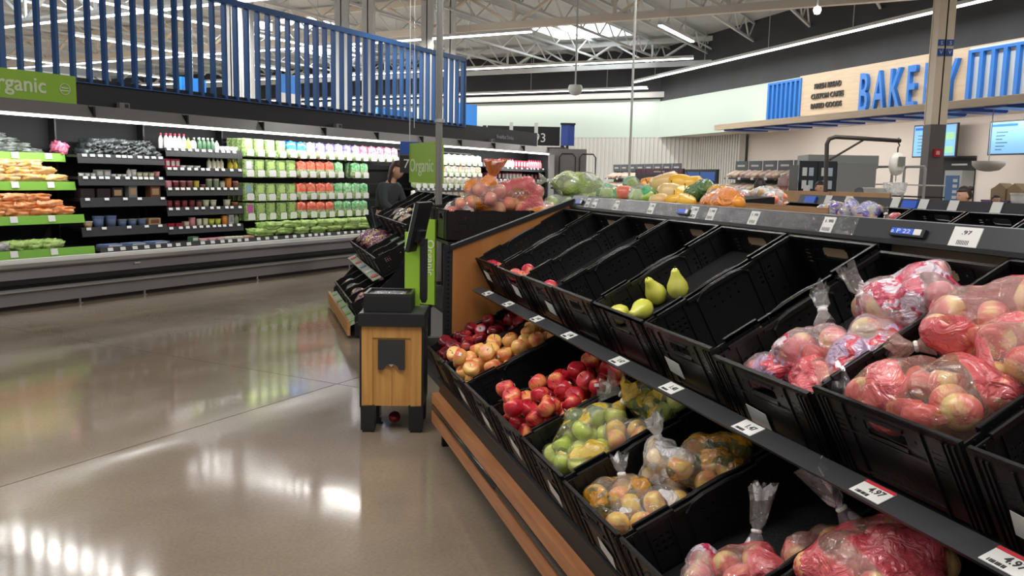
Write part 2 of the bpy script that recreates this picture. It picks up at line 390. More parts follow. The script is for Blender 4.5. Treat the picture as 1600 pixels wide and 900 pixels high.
# columns
def column(label, M, w, z1, split=None):
    r = root('column', label, 'column', M)
    if split:
        MB().box(-w/2, w/2, -w/2, w/2, 0, split).build('dark_lower_sleeve', mat('column_grey', (.13, .12, .115), .5), r)
        up = WOODL2
    else: split = 0; up = WHT
    h = w/2 - .02
    c = MB()
    c.box(-w/2, w/2, -w/2, -w/2+.03, split, z1).box(-w/2, w/2, w/2-.03, w/2, split, z1).box(-.03, .03, -w/2, w/2, split, z1)
    c.box(-w/2, -.012, -w/2-.004, -w/2, split, z1).box(.012, w/2, -w/2-.004, -w/2, split, z1)
    c.box(-w/2+.01, w/2-.01, -w/2+.01, w/2-.01, split, z1)
    c.build('shaft', up, r)
    return r
WOODL2 = mat('cream_column_paint', (.80, .69, .53), .5)
CX = (7.248,15.000,1.397)
cr = column('tall cream column with dark grey lower sleeve in front of the bakery sign', T((CX[0], 15, 0)), .27, 6.2, 2.55)
MB().box(-.06, .06, -.19, -.135, 2.0, 2.13).build('fire_alarm_pull', mat('alarm_red', (.5, .01, .02), .4), cr)
MB().box(-.03, .03, -.2, -.19, 2.035, 2.1).build('alarm_label', mat('alarm_pink', (.8, .45, .45), .5), cr)
for z in (3.75, 3.9):
    for x in (-.075, .075): 
        MB().box(x-.055, x+.055, -.16, -.139, z-.06+ (0 if z<3.8 else .02), z+.06).build('blue_column_sign', BLUS, cr)
        text('lettering', 'S' if z > 3.8 else 'V', .09, .002, PAPER, cr, facing(x, -.163, z, 1, 0))
for k, (px, d) in enumerate(((667, 21), (703, 22.5), (535, 19), (576, 20.5), (365, 17), (385, 18.2))):
    P = [(-2.150,21.000,3.405), (-1.708,22.500,3.553), (-3.790,19.000,3.186), (-3.471,20.500,3.332), (-5.511,17.000,3.332), (-5.632,18.200,3.467)][k]
    column('white column behind the slat screen, %s from its far end' % ORD[[1, 0, 3, 2, 5, 4][k]], T((P[0], P[1], 0)), .27, 6.2)

# steel pole behind the kiosk, running up to the ceiling
PB = (-0.686,7.865,0.000)
pr = root('steel_pole', 'thin grey steel pole rising from the floor behind the kiosk', 'pole', T((PB[0], PB[1], 0)))
MB().tube([(0, 0, 0), (-.01, 0, 3.2), (0.0, 0, 6.15)], .031, 12).build('shaft', GRL, pr, None, True)
MB().lathe([(.045, 1.98), (.045, 2.01)], 12).build('pipe_clamp', STEEL, pr)
MB().lathe([(.036, .5), (.036, .53)], 12).build('pipe_collar', BLK2, pr)
MB().box(-.06, .06, -.06, .06, 0, .28).build('base_box', GRL, pr)
MB().box(-.08, .08, -.08, .08, .0, .02).build('foot_plate', STEEL, pr)
P2 = (1.268,9.500,1.507)
p2 = root('thin_rod', 'very thin grey rod hanging from the cream girder down to the fruit tables', 'pole', T((P2[0], P2[1], 0)))
MB().tube([(0, 0, 0), (0, 0, 6.1)], .013, 8).build('shaft', GRL, p2)
# ------------------------------------------------------------------ wall cooler
CL = 13.9; C0 = -2.5
ck = root('wall_cooler', 'long open refrigerated wall cooler full of packaged produce along the left wall', 'refrigerated case', MC)
def cb(name, m, *b): return MB().box(*b).build(name, m, ck)
cb('rear_liner', mat('liner_black', (.006, .006, .007), .7), C0, CL, 1.12, 1.2, .1, 2.3)
cb('toe_kick', mat('toe_kick_dark', (.05, .045, .045), .5), C0, CL, .06, .1, 0, .1)
cb('lower_kick_panel', GRY, C0, CL, -.02, .04, .055, .2)
MB().prism([(-.02, .19), (-.07, .2), (-.075, .215), (-.02, .225), (.06, .225), (.06, .19)], C0, CL, 'x').build('kick_ledge', GRL, ck)
cb('bumper_recess', BLK2, C0, CL, .03, .08, .22, .33)
MB().prism([(-.02, .265), (-.05, .28), (-.05, .31), (-.02, .325), (.04, .325), (.04, .265)], C0, CL, 'x').build('black_bumper_strip', BLK2, ck)
MB().prism([(-.01, .325), (.02, .44), (.3, .44), (.3, .325)], C0, CL, 'x').build('front_panel', mat('warm_grey_panel', (.17, .155, .155), .4), ck)
MB().prism([(-.02, .435), (-.05, .455), (-.045, .495), (.0, .505), (.3, .5), (.3, .435)], C0, CL, 'x').build('rim_moulding', STEEL, ck)
cb('white_rim_strip', mat('bright_rim', (.8, .8, .78), .3), C0, CL, .0, .07, .505, .535)
cb('deck_pan', BLK2, C0, CL, .07, 1.12, .42, .50)
rng = random.Random(5)
for i in range(5):
    x = [0.9, 1.75, 3.6, 5.6, 8.2][i]
    MB().tube([(x, -.0, .0), (x, -.0, .1)], .012, 8).box(x-.02, x+.02, -.02, .02, 0, .008).build('levelling_foot', STEEL, ck)
MB().box(1.62, 1.70, -.012, .0, .385, .405).build('maker_plate', mat('plate', (.5, .48, .46), .4), ck)
# canopy
SEAM = 1.34
n0 = -1
for i in range(-2, 10):
    x0 = 1.4+SEAM*i-SEAM+.008; x1 = x0+SEAM-.016
    if x0 < C0: x0 = C0
    if x1 > CL: x1 = CL
    if x1 > x0:
        MB().prism([(.30, 2.085), (.42, 2.235), (1.2, 2.26), (1.2, 2.2), (.45, 2.19), (.325, 2.075)], x0, x1, 'x').build('canopy_panel', GRY, ck)
        MB().box(x1-.012, x1+.028, .31, .33, 2.09, 2.12).box(x1-.005, x1+.02, .305, .40, 2.1, 2.215, T((0, 0, 0))).build('canopy_seam_bracket', BLK2, ck)
cb('canopy_underside', BLK2, C0, CL, .44, 1.15, 2.17, 2.195)
MB().prism([(.31, 2.05), (.30, 2.08), (.33, 2.075), (.345, 2.055)], C0, 13.55, 'x').build('light_tube', LEDC, ck)
FASC = mat('black_fascia', (.018, .018, .023), .55)
cb('fascia_board', FASC, C0, CL-.6, .6, .66, 2.2, 2.56)
cb('fascia_shelf', DKG, C0, CL, .55, 1.2, 2.2, 2.23)
for px in ((1.953,0.500,2.276)[0], (5.966,0.500,2.244)[0], (11.012,0.500,2.164)[0]):
    MB().box(px-.07, px+.07, .5, .56, 2.235, 2.31).box(px-.0, px+.05, .495, .5, 2.25, 2.295, mi=1).build('temperature_display', [GRY, BLK2], ck)
text('lettering', 'Breakfast Drinks', .115, .003, mat('dim_lettering', (.35, .35, .36), .5), ck, facing((11.716,0.580,2.334)[0], .59, 2.38, 1, 0), .001)
cb('end_panel', DKG, CL-.08, CL, .1, 1.2, 0, 2.25)
# organic header sign
og = root('organic_sign', 'green Organic header sign on the cooler fascia at far left', 'sign', MC @ T((0, 0, 0)))
x1 = (1.342,0.550,2.447)[0]
MB().box(-1.35, x1, .54, .6, 2.235, 2.56).build('board', GREEN, og)
CREAM = mat('cream_lettering', (.72, .80, .55), .5)
text('lettering', 'Organic', .235, .004, CREAM, og, facing((0.973,0.550,2.410)[0], .535, 2.405, 1, 0), .004, 'RIGHT')
ex = (1.196,0.550,2.396)[0]
s_ = MB(); s_.tube([(ex+.062*math.cos(a*PI/12), .533, 2.40+.062*math.sin(a*PI/12)) for a in range(25)], .006, 5); s_.box(ex-.045, ex+.045, .53, .536, 2.405, 2.42).box(ex-.05, ex+.05, .53, .536, 2.375, 2.39)
s_.build('round_seal', CREAM, og)
# shelves
def shelf(x0, x1, n0, z, lip, h=.09, tilt=0, lm=None, tags=None, tw=.05, th=.032):
    """n0 = front edge depth, z = top surface at the front"""
    MB().box(x0, x1, n0, 1.12, z-.03, z).build('shelf', BLK2, ck)
    MB().prism([(n0, z+.012), (n0-.02, z-h), (n0-.008, z-h-.005), (n0+.012, z+.008)], x0, x1, 'x').build('shelf_lip', lm or mat('lip_charcoal', (.025, .026, .029), .5), ck)
    if tags:
        tb = None
        for t in tags:
            if not (x0 < t-tw/2 and t+tw/2 < x1): continue
            me = MESH.setdefault('tag%.3f%.3f' % (tw, th), MB().box(-tw/2, tw/2, -.004, 0, -th, 0).mesh('price_tag', PAPER))
            put('price_tag', me, ck, T((t, n0-.006, z+.008)) @ RX(R(-12)))
SG1 = (C0, 1.36)
def rtags(x0, x1, st, seed): 
    r = random.Random(seed); out = []; x = x0
    while x < x1: out.append(x); x += st*r.choice([.8, 1, 1, 1.35])
    return out
G = [(.84, 1.66), (.67, 1.33), (.53, .95), (.36, .585)]
for k, (n, z) in enumerate(G):
    shelf(C0, 1.36, n, z, 1, .085, 0, LIPG, [-.4, .12, .75 - .12*k, 1.15-.1*k, ], .085, .07)
S2 = [(.62, 1.665, .1), (.62, 1.40, .1), (.60, 1.14, .1), (.60, .785, .1)]
for k, (n, z, h) in enumerate(S2):
    shelf(1.37, 2.60, n, z, 1, h, 0, None, rtags(1.46, 2.6, .105 if k < 2 else .26, k+3), .062, .03)
S3 = [(.6, 1.785, .1), (.6, 1.53, .1), (.6, 1.265, .1), (.6, 1.0, .1), (.6, .745, .09)]
for k, (n, z, h) in enumerate(S3):
    shelf(2.61, 3.93, n, z, 1, h, 0, None, rtags(2.66, 3.9, .115, k+13), .06, .032)
for k, (n, z) in enumerate([(.6, 1.72), (.6, 1.45), (.6, 1.15), (.6, .85)]):
    shelf(10.9, 13.75, n, z, 1, .08, 0, None, rtags(11, 13.7, .2, k+33), .07, .035)
for k, z in enumerate((1.30, .98)):
    shelf(8.3, 10.85, .62, z-.05, 1, .06, 0, None, rtags(8.4, 10.8, .18, k+43), .08, .04)
shelf(1.37, 13.7, .27, .56, 1, .055, 0, None, rtags(1.5, 8, .17, 77), .07, .04)
for x in (1.365, 2.605, 3.95): cb('shelf_upright', BLK2, x-.012, x+.012, 1.0, 1.12, .5, 2.17)
# hook rows bars and white ticket holders
ROWZ = [1.98, 1.68, 1.33, 1.04]
for z in ROWZ: cb('hook_bar', BLK2, 3.97, 10.85, .95, .97, z-.01, z+.01)

# ------------------------------------------------------------------ goods in the cooler
def pillow_mesh(name, L, W, H, mats, seed=0, lump=.1, sub=2, ls=9, split=None):
    bm = bmesh.new(); bmesh.ops.create_cube(bm, size=2)
    bmesh.ops.subdivide_edges(bm, edges=bm.edges[:], cuts=3 if sub < 3 else 6, use_grid_fill=True)
    off = Vector((seed*3.1, seed*1.7, seed*.9))
    for v in bm.verts:
        p = v.co.copy(); q = p.normalized()*1.12; p = p*.45 + q*.55
        f = 1 + lump*noise.noise(Vector((p.x*L, p.y*W, p.z*H))*ls + off)*1.6
        v.co = Vector((p.x*L/2*f, p.y*W/2*f, p.z*H/2*f))
    me = bpy.data.meshes.new(name); bm.to_mesh(me); bm.free()
    for m in (mats if isinstance(mats, (list, tuple)) else [mats]): me.materials.append(m)
    if split:
        for p in me.polygons: p.material_index = 1 if split(p.center) else 0
    me.polygons.foreach_set('use_smooth', [True]*len(me.polygons)); return me
def leafy(name, c1, c2): return mat(name, c1, .35, col2=c2, vs=38, bump=.4, bs=60)
CLAM = leafy('green_leaf_clamshell', (.50, .62, .30), (.16, .30, .06)); LEAFP = leafy('pale_salad', (.62, .68, .45), (.25, .38, .14))
FOIL = {'blue': mat('blue_foil', (.02, .16, .62), .3, col2=(.1, .35, .75), vs=20), 'purple': mat('purple_foil', (.10, .055, .33), .3, col2=(.5, .45, .65), vs=30),
        'pink': mat('magenta_foil', (.62, .04, .17), .3, col2=(.75, .35, .42), vs=30), 'red': mat('scarlet_foil', (.75, .09, .05), .3, col2=(.8, .28, .18), vs=25),
        'green': mat('emerald_foil', (.05, .42, .13), .3, col2=(.45, .65, .4), vs=25), 'grey': mat('grey_foil', (.42, .46, .5), .3, col2=(.2, .25, .3), vs=25),
        'cream': mat('cream_foil', (.72, .66, .52), .35, col2=(.75, .74, .68), vs=25), 'orange': mat('orange_foil', (.8, .4, .2), .35, col2=(.75, .7, .62), vs=22)}
TICK = MB().prism([(-.068, -.045), (.068, -.045), (.068, .035), (.048, .055), (-.048, .055), (-.068, .035)], -.006, 0, 'y').box(-.01, .01, 0, .05, -.01, .01).mesh('price_ticket', PAPER)
def clam_proto(lblm):
    def f(r):
        MB().box(-.082, .082, -.03, .03, -.25, 0).box(-.09, .09, -.008, .008, -.258, .006).build('clamshell', CLAM, r)
        MB().box(-.05, .05, -.034, -.03, -.135, -.02).build('label', lblm, r)
        put('price_ticket', TICK, r, T((0, -.06, -.20)))
    return f
def bagp_proto(c):
    def f(r):
        put('salad_bag', pillow_mesh('salad_bag', .19, .09, .25, [FOIL[c], LEAFP], 3, .12, 2, 14, lambda p: p.z < -.01), r, T((0, 0, -.12)))
        put('price_ticket', TICK, r, T((0, -.075, -.20)))
    return f
rows = [ # top to bottom, from the left
    ['cw', 'c', 'c', 'c', 'blue', 'blue', 'grey', 'purple', 'purple', 'purple', 'purple', 'purple', 'pink', 'pink', 'pink', 'pink', 'pink'],
    ['cp', 'c', 'c', 'c', 'c', 'red', 'red', 'red', 'red', 'green', None, 'green', 'green'],
    ['cb', 'c', 'c', 'c', 'c', 'red', 'red', 'red', 'red', 'green', 'green', 'green', 'green'],
    ['cm', 'c', 'c', 'c', 'c', 'red', 'red', 'red', 'red', 'green', 'green', 'green', 'green']]
LBL = {'c': mat('pack_label_green', (.45, .62, .2), .5), 'cw': mat('pack_label_lime', (.6, .72, .15), .5), 'cp': mat('pack_label_lilac', (.62, .6, .8), .5), 'cb': mat('pack_label_teal', (.2, .35, .42), .5), 'cm': mat('pack_label_magenta', (.6, .12, .4), .5)}
RN = ['top', 'second', 'third', 'lowest']
CN = {'blue': 'blue topped salad bag', 'grey': 'grey topped salad bag', 'purple': 'purple topped salad bag', 'pink': 'magenta topped salad bag', 'red': 'red topped salad bag', 'green': 'green topped salad bag', 'cream': 'cream coloured snack pack', 'orange': 'orange and white snack pack',
      'c': 'clear clamshell of green leaves', 'cw': 'clear clamshell with lime label', 'cp': 'clear clamshell with lilac label', 'cb': 'clear clamshell with dark teal label', 'cm': 'clear clamshell with magenta label'}
rng = random.Random(11)
for ri, row in enumerate(rows):
    for ci, k in enumerate(row):
        if not k: continue
        x = 4.08 + ci*.222 + rng.uniform(-.008, .008); z = ROWZ[ri] + rng.uniform(-.008, .004)
        for dep in ((0, .12) if ci > 0 else (0, .1, .2, .3)):
            M = MC @ T((x, .64+dep, z)) @ RZ(rng.uniform(-.06, .06))
            lb = '%s, %s from left, %s hook row%s' % (CN[k], ORD[ci], RN[ri], {0: '', .1: ', second in line', .12: ', behind', .2: ', third in line', .3: ', fourth in line'}[dep])
            inst('pack'+k, clam_proto(LBL[k]) if k[0] == 'c' and k != 'cream' else bagp_proto(k), 'salad_pack', lb, 'packaged salad', M, 'hanging salad packs in the cooler')
            if dep == .12 and ci % 3: break
# second hook section, cream and pink packs
for ri, z in enumerate((1.93, 1.70, 1.47, 1.22)):
    for ci in range(11):
        k = rng.choice(['cream', 'cream', 'orange', 'cream', 'grey' if ri == 0 else 'cream'])
        x = 8.35 + ci*.23; M = MC @ T((x, .66, z)) @ SCL(1.05, 1, .85)
        inst('pack'+k, bagp_proto(k), 'snack_pack', '%s, %s from left, %s row past the pole' % (CN[k].replace('salad', 'snack'), ORD[ci], RN[ri]), 'packaged snack', M, 'hanging snack packs past the pole')
# shelf goods
def jar(r, body, lid, w=.034, h=.09):
    MB().lathe([(w*.9, 0), (w, .006), (w, h*.78), (w*.93, h*.82)], 12).build('body', body, r, None, True)
    MB().lathe([(w*1.03, h*.8), (w*1.05, h*.84), (w*1.05, h*.97), (w*.98, h)], 12).build('lid', lid, r, None, True)
def bottle(r, body, lid, w=.032, h=.2):
    MB().lathe([(w*.9, 0), (w, .01), (w, h*.55), (w*.8, h*.7), (w*.4, h*.82), (w*.4, h*.86)], 12).build('body', body, r, None, True)
    MB().lathe([(w*.46, h*.85), (w*.46, h), (w*.3, h)], 12).build('cap', lid, r)
def carton(r, body, lid, w=.05, h=.12):
    MB().box(-w, w, -w*.7, w*.7, 0, h).build('carton', body, r)
    MB().box(-w*.7, w*.7, -w*.7-.003, -w*.7, h*.25, h*.8).build('label', lid, r)
def tub(r, body, lid, w=.05, h=.06):
    MB().lathe([(w*.82, 0), (w, h*.85)], 14).build('tub', body, r, None, True)
    MB().lathe([(w*1.07, h*.85), (w*1.07, h)], 14).build('lid', lid, r)
def jug(r, body, lid, w=.05, h=.13):
    MB().lathe([(w*.6, 0), (w, h*.12), (w*1.02, h*.5), (w*.7, h*.78), (w*.3, h*.86)], 12).build('body', body, r, None, True)
    MB().lathe([(w*.36, h*.85), (w*.36, h), (w*.2, h)], 10).build('cap', lid, r)
def C(n, c, rough=.4): return mat('goods_'+n, c, rough)
cR = C('crimson', (.45, .02, .06)); cW = C('white', (.72, .71, .68)); cG = C('sage', (.28, .36, .2)); cY = C('yellow', (.75, .6, .06)); cO = C('orange', (.8, .28, .04)); cP = C('pink', (.7, .28, .32)); cB = C('denim', (.14, .2, .36)); cK = C('dark', (.04, .03, .03)); cT = C('tan', (.6, .4, .22)); cL = C('lime', (.6, .7, .1)); cC = C('cream', (.72, .7, .52)); cD = C('dark_red', (.2, .02, .03)); cN = C('grey', (.3, .32, .32)); cE = C('bottle_green', (.06, .14, .07)); cM = C('maroon_brown', (.25, .1, .06))
def line(x0, x1, n, z, items, gname, where, jit=.004, dep=(0,)):
    """items: list of (count, maker, body, lid, w, h, kind, label words)"""
    tot = sum(i[0]*(i[4]*2.25) for i in items); sc = (x1-x0)/tot if tot > (x1-x0) else 1; gap = ((x1-x0)-tot*sc)/max(1, sum(i[0] for i in items))
    x = x0; c = 0
    for cnt, mk, b, l, w, h, kind, lab in items:
        for q in range(cnt):
            W2 = w*2.25*sc + gap; cx = x + W2/2; x += W2
            if mk is None: continue
            for di, d in enumerate(dep):
                key = (mk.__name__, b.name, l.name, round(w*sc, 3), h)
                lb = '%s, %s on %s%s' % (lab, ORD[c], where, '' if di == 0 else ', behind')
                inst(key, lambda r: mk(r, b, l, w*sc, h), kind.replace(' ', '_'), lb, kind, MC @ T((cx+rng.uniform(-jit, jit), n+w+d, z)) , gname)
            c += 1
W3 = lambda s: s + ' jar section shelf'
line(2.64, 3.92, .63, 1.785, [(5, bottle, cW, cR, .03, .2, 'bottle', 'white bottle with crimson cap'), (1, bottle, cL, cE, .034, .16, 'bottle', 'lime labelled bottle'), (1, jug, cW, cK, .045, .15, 'bottle', 'round white bottle'), (4, bottle, cE, cW, .032, .17, 'bottle', 'dark green dressing bottle'), (1, jug, cW, cG, .035, .14, 'bottle', 'white round shouldered bottle'), (4, tub, cW, cN, .036, .07, 'tub', 'small white tub')], 'bottles and tubs on the top shelf', W3('the top'), dep=(0, .1))
line(2.64, 3.92, .63, 1.53, [(3, carton, cR, cW, .04, .12, 'box', 'crimson box with white label'), (3, tub, cW, cW, .06, .04, 'tub', 'flat white tub'), (1, None, cW, cW, .05, 0, '', ''), (4, bottle, cC, cG, .036, .15, 'bottle', 'pale green bottle'), (1, None, cW, cW, .04, 0, '', ''), (2, jug, cY, cO, .046, .12, 'bottle', 'round yellow orange bottle')], 'goods on the second shelf', W3('the second'))
line(2.64, 3.92, .63, 1.265, [(1, jar, cP, cP, .045, .1, 'jar', 'pink lidded jar'), (1, jar, cD, cP, .04, .1, 'jar', 'red jar with pink lid'), (2, jar, cM, cP, .042, .1, 'jar', 'rust coloured jar with pink lid'), (1, jar, cY, cY, .038, .1, 'jar', 'yellow jar'), (1, tub, cM, cP, .04, .05, 'tub', 'low brown tub'), (2, jar, cG, cC, .043, .13, 'jar', 'sage green jar with cream lid'), (1, jar, cC, cG, .04, .1, 'jar', 'cream jar with sage lid'), (1, jar, cO, cO, .046, .14, 'jar', 'bright orange stacked jar'), (1, jar, cM, cP, .042, .1, 'jar', 'brown jar with pink lid')], 'jars on the middle shelf', W3('the middle'))
line(2.64, 3.92, .63, 1.0, [(4, jar, cD, cD, .042, .1, 'jar', 'dark red jar'), (1, jar, cM, cK, .042, .1, 'jar', 'brown jar'), (2, tub, cC, cC, .045, .1, 'tub', 'cream cup'), (1, None, cW, cW, .04, 0, '', ''), (1, tub, cC, cC, .05, .1, 'tub', 'wide cream cup'), (1, tub, cM, cO, .05, .06, 'tub', 'low tub with orange lid')], 'jars on the fourth shelf', W3('the fourth'))
line(2.64, 3.92, .63, .745, [(2, carton, cR, cR, .05, .05, 'box', 'low red carton'), (1, carton, cT, cW, .04, .07, 'box', 'tan carton with white label'), (1, jar, cP, cP, .045, .12, 'jar', 'tall pink jar'), (2, jar, cC, cC, .038, .1, 'jar', 'cream jar'), (2, tub, cL, cY, .045, .09, 'tub', 'lime yellow tub'), (1, jar, cO, cO, .04, .13, 'jar', 'orange jar'), (1, carton, cW, cN, .04, .14, 'box', 'white carton'), (1, bottle, cG, cG, .04, .16, 'bottle', 'sage bottle')], 'goods on the fifth shelf', W3('the fifth'))
W2_ = lambda s: s + ' tub section shelf'
line(1.42, 2.58, .65, 1.40, [(3, tub, cW, cN, .035, .05, 'tub', 'small white pot'), (2, carton, cN, cW, .05, .09, 'box', 'grey pack'), (3, tub, cW, cW, .035, .04, 'tub', 'low white pot'), (1, bottle, cW, cK, .03, .12, 'bottle', 'short white bottle'), (1, tub, cW, cW, .04, .1, 'tub', 'tall white cup'), (3, tub, cC, cG, .042, .07, 'tub', 'cream tub with sage lid'), (1, tub, cP, cP, .04, .08, 'tub', 'pale pink cup')], 'pots on the second shelf', W2_('the second'))
line(1.42, 2.58, .64, 1.14, [(2, carton, cK, cK, .09, .12, 'box', 'dark meal box'), (1, carton, cK, cT, .075, .13, 'box', 'dark box with tan window'), (1, None, cK, cK, .02, 0, '', ''), (1, carton, cN, cT, .06, .16, 'box', 'grey framed box with tan picture'), (1, None, cK, cK, .08, 0, '', ''), (1, carton, cM, cT, .075, .15, 'box', 'brown box with mottled tan picture')], 'boxes on the third shelf', W2_('the third'))
line(1.46, 2.58, .64, .785, [(1, tub, cT, cW, .05, .08, 'tub', 'mottled tan tub'), (2, tub, cB, cB, .065, .14, 'tub', 'denim blue tub'), (3, tub, cB, cN, .055, .09, 'tub', 'low blue grey tub'), (1, carton, cT, cM, .09, .09, 'box', 'open tan carton')], 'tubs on the fourth shelf', W2_('the fourth'))
line(1.5, 2.5, .35, .56, [(3, carton, cB, cW, .13, .03, 'box', 'flat pale blue pack')], 'flat packs on the cooler deck', 'the deck under the tub shelf')
line(2.75, 3.9, .3, .56, [(1, carton, cE, cW, .06, .07, 'box', 'small green box'), (3, carton, cP, cW, .07, .035, 'box', 'flat pink and white pack'), (2, carton, cC, cW, .08, .035, 'box', 'flat cream pack'), (1, carton, cT, cP, .1, .03, 'box', 'flat tan pack')], 'flat packs on the cooler deck', 'the deck under the jar section')
W5 = lambda s: s + ' far end shelf'
line(11.0, 13.7, .64, 1.72, [(4, jar, cW, cP, .06, .17, 'jar', 'white jar with pink lid'), (6, bottle, cW, cR, .045, .2, 'bottle', 'white bottle with red cap'), (5, carton, cR, cW, .055, .17, 'carton', 'red and white carton'), (6, bottle, cP, cR, .045, .2, 'bottle', 'pink bottle with red cap')], 'drinks at the far end', W5('the upper'))
line(11.0, 13.7, .64, 1.45, [(5, carton, cD, cW, .06, .15, 'carton', 'dark red carton'), (5, jar, cW, cR, .055, .16, 'jar', 'white jar with red lid'), (5, carton, cK, cP, .07, .14, 'carton', 'dark carton with pink label')], 'drinks at the far end', W5('the second'))
line(11.0, 13.7, .64, 1.15, [(8, carton, cP, cW, .08, .1, 'carton', 'pink and white carton'), (6, carton, cC, cO, .07, .12, 'carton', 'cream and orange carton')], 'drinks at the far end', W5('the third'))
# bags on the green edged shelves
CAR = mat('carrot_bag', (.85, .25, .05), .28, col2=(.92, .42, .2), vs=16, bump=.6, bs=30)
SQU = mat('sweet_corn_bag', (.88, .48, .10), .28, col2=(.90, .62, .35), vs=13, bump=.6, bs=30)
DBG = mat('dark_green_bag', (.03, .04, .03), .18, col2=(.22, .25, .23), vs=7, bump=.7, bs=25)
HERB = mat('herb_bag_grey', (.10, .11, .115), .2, col2=(.03, .04, .04), vs=9, bump=.4, bs=14)
ROM = mat('romaine_leaves', (.45, .62, .18), .45, col2=(.22, .38, .08), vs=12, bump=.7, bs=30, stretch=(1, 5, 2))
MSH = mat('mushroom_grey', (.45, .44, .42), .5, col2=(.2, .2, .2), vs=15)
PNKB = mat('pink_white_bag', (.75, .42, .35), .3, col2=(.8, .7, .62), vs=14, bump=.5)
def sacks(where, mt, words, cat, x0, x1, n, z, cnt, L, W, H, layers, grp, ang=0):
    c = 0
    for ly in range(layers):
        m_ = cnt - ly
        for i in range(m_):
            x = x0 + (x1-x0)*(i+.5+ly*.5)/cnt + rng.uniform(-.015, .015)
            v = rng.randrange(3); key = (mt.name, L, W, H, v)
            if key not in MESH: MESH[key] = pillow_mesh('bag', L, W, H, mt, v+1, .22, 3, 22)
            meshinst(key, None, cat.replace(' ', '_'), '%s, %s from left, %s layer, %s' % (words, ORD[i], ('bottom', 'second', 'third', 'top')[ly], where), cat,
                     MC @ T((x, n + W*.5 + ly*.02, z + H*(.48+.8*ly))) @ RZ(ang+rng.uniform(-.15, .15)) @ RX(rng.uniform(-.08, .08)), grp)
sacks('top green shelf', DBG, 'dark glossy bag of greens', 'bag of greens', -.5, 1.12, .86, 1.66, 6, .3, .24, .07, 4, 'dark bags on the top green edged shelf')
sacks('second green shelf', SQU, 'yellow orange bag of carrots', 'bag of carrots', -.4, 1.28, .7, 1.33, 6, .34, .28, .10, 3, 'yellow orange carrot bags')
sacks('third green shelf', CAR, 'orange bag of carrots', 'bag of carrots', -.1, 1.26, .56, .95, 5, .34, .28, .10, 3, 'orange carrot bags')
sacks('left end of third green shelf', PNKB, 'pinkish bag of vegetables', 'bag of carrots', -.55, -.02, .56, .95, 2, .3, .26, .09, 2, 'pink bags')
sacks('lowest green shelf', ROM, 'head of pale green romaine', 'lettuce', .45, .98, .4, .585, 3, .36, .26, .11, 1, 'romaine heads on the lowest shelf', .5)
sacks('lowest green shelf', MSH, 'grey bag of mushrooms', 'bag of mushrooms', -.2, .42, .4, .585, 3, .2, .22, .1, 1, 'grey bags on the lowest shelf')
sacks('top shelf beside bottles', HERB, 'clear grey bag of herbs', 'bag of herbs', 1.52, 2.6, .66, 1.665, 9, .12, .3, .08, 3, 'clear herb bags on the top shelf')
sacks('cooler deck', ROM, 'long clear bag of green lettuce', 'bag of lettuce', 4.0, 7.4, .36, .57, 9, .4, .26, .11, 2, 'lettuce bags on the cooler deck')
rb = put('red_bag', pillow_mesh('red_bag', .16, .14, .14, FOIL['pink'], 5, .3, 3, 24), None, MC @ T((1.34, .9, 1.735)) @ RY(.3)); tag(rb, 'crumpled red bag at the seam between the dark bags and the herb bags', 'bag')
# the low black crate of greens on the lowest shelf
# ------------------------------------------------------------------ slat screen on top of the cooler
sc = root('slat_screen', 'tall screen of upright blue slats standing on top of the cooler', 'screen', MC @ T((0, .6, 0)))
MB().box(C0, 9.98, -.05, .03, 3.80, 3.88).build('top_rail', BLUE, sc)
MB().box(C0, 9.98, -.04, .03, 2.5, 2.51).build('bottom_rail', BLUE, sc)
x = .52 - .2087*14; k = 0
while x < 9.98:
    thick = (k % 12 == 2)
    me = MESH.setdefault('slat%d' % thick, MB().box(-.03 if thick else -.0175, .03 if thick else .0175, -.04, .04, 2.51, 3.80).mesh('slat', BLUE))
    put('slat', me, sc, T((x, 0, 0))); x += .2087; k += 1
MB().box(9.93, 9.98, -.05, .04, 2.5, 3.88).build('end_post', BLUE, sc)
# coloured panels seen through the slats
for i, (a, b, nm, lb, c1, c2) in enumerate((((7.482,6.000,3.172), (8.130,6.000,3.437), 'hanging_sign', 'blue hanging sign seen through the left half of the slats', 'b', None), ((10.324,6.000,3.152), (11.055,6.000,3.827), 'hanging_sign', 'blue and white hanging sign seen through the middle slats', 'b', 'w'), ((14.145,6.000,2.868), (15.819,6.000,3.342), 'hanging_sign', 'wide blue sign low behind the slats left of the pole', 'b', None), ((17.907,6.000,3.004), (19.407,6.000,3.820), 'hanging_sign', 'blue sign behind the last slats right of the pole', 'b', None))):
    z0, z1 = sorted((a[2], b[2])); r = root(nm, lb, 'sign', MC @ T((a[0], 6, 0)), 'blue signs beyond the slats')
    zz = z0 + (z1-z0)*.35 if c2 else z0
    MB().box(0, b[0]-a[0], -.04, .04, zz, z1).build('panel', mat('vivid_blue', (.01, .22, .75), .4), r)
    if c2: MB().box(0, b[0]-a[0], -.04, .04, z0, zz).build('lower_panel', PAPER, r)
    MB().bar(((b[0]-a[0])/2, 0, z1), ((b[0]-a[0])/2, 0, 6.2), .012).build('wire', TRW, r)
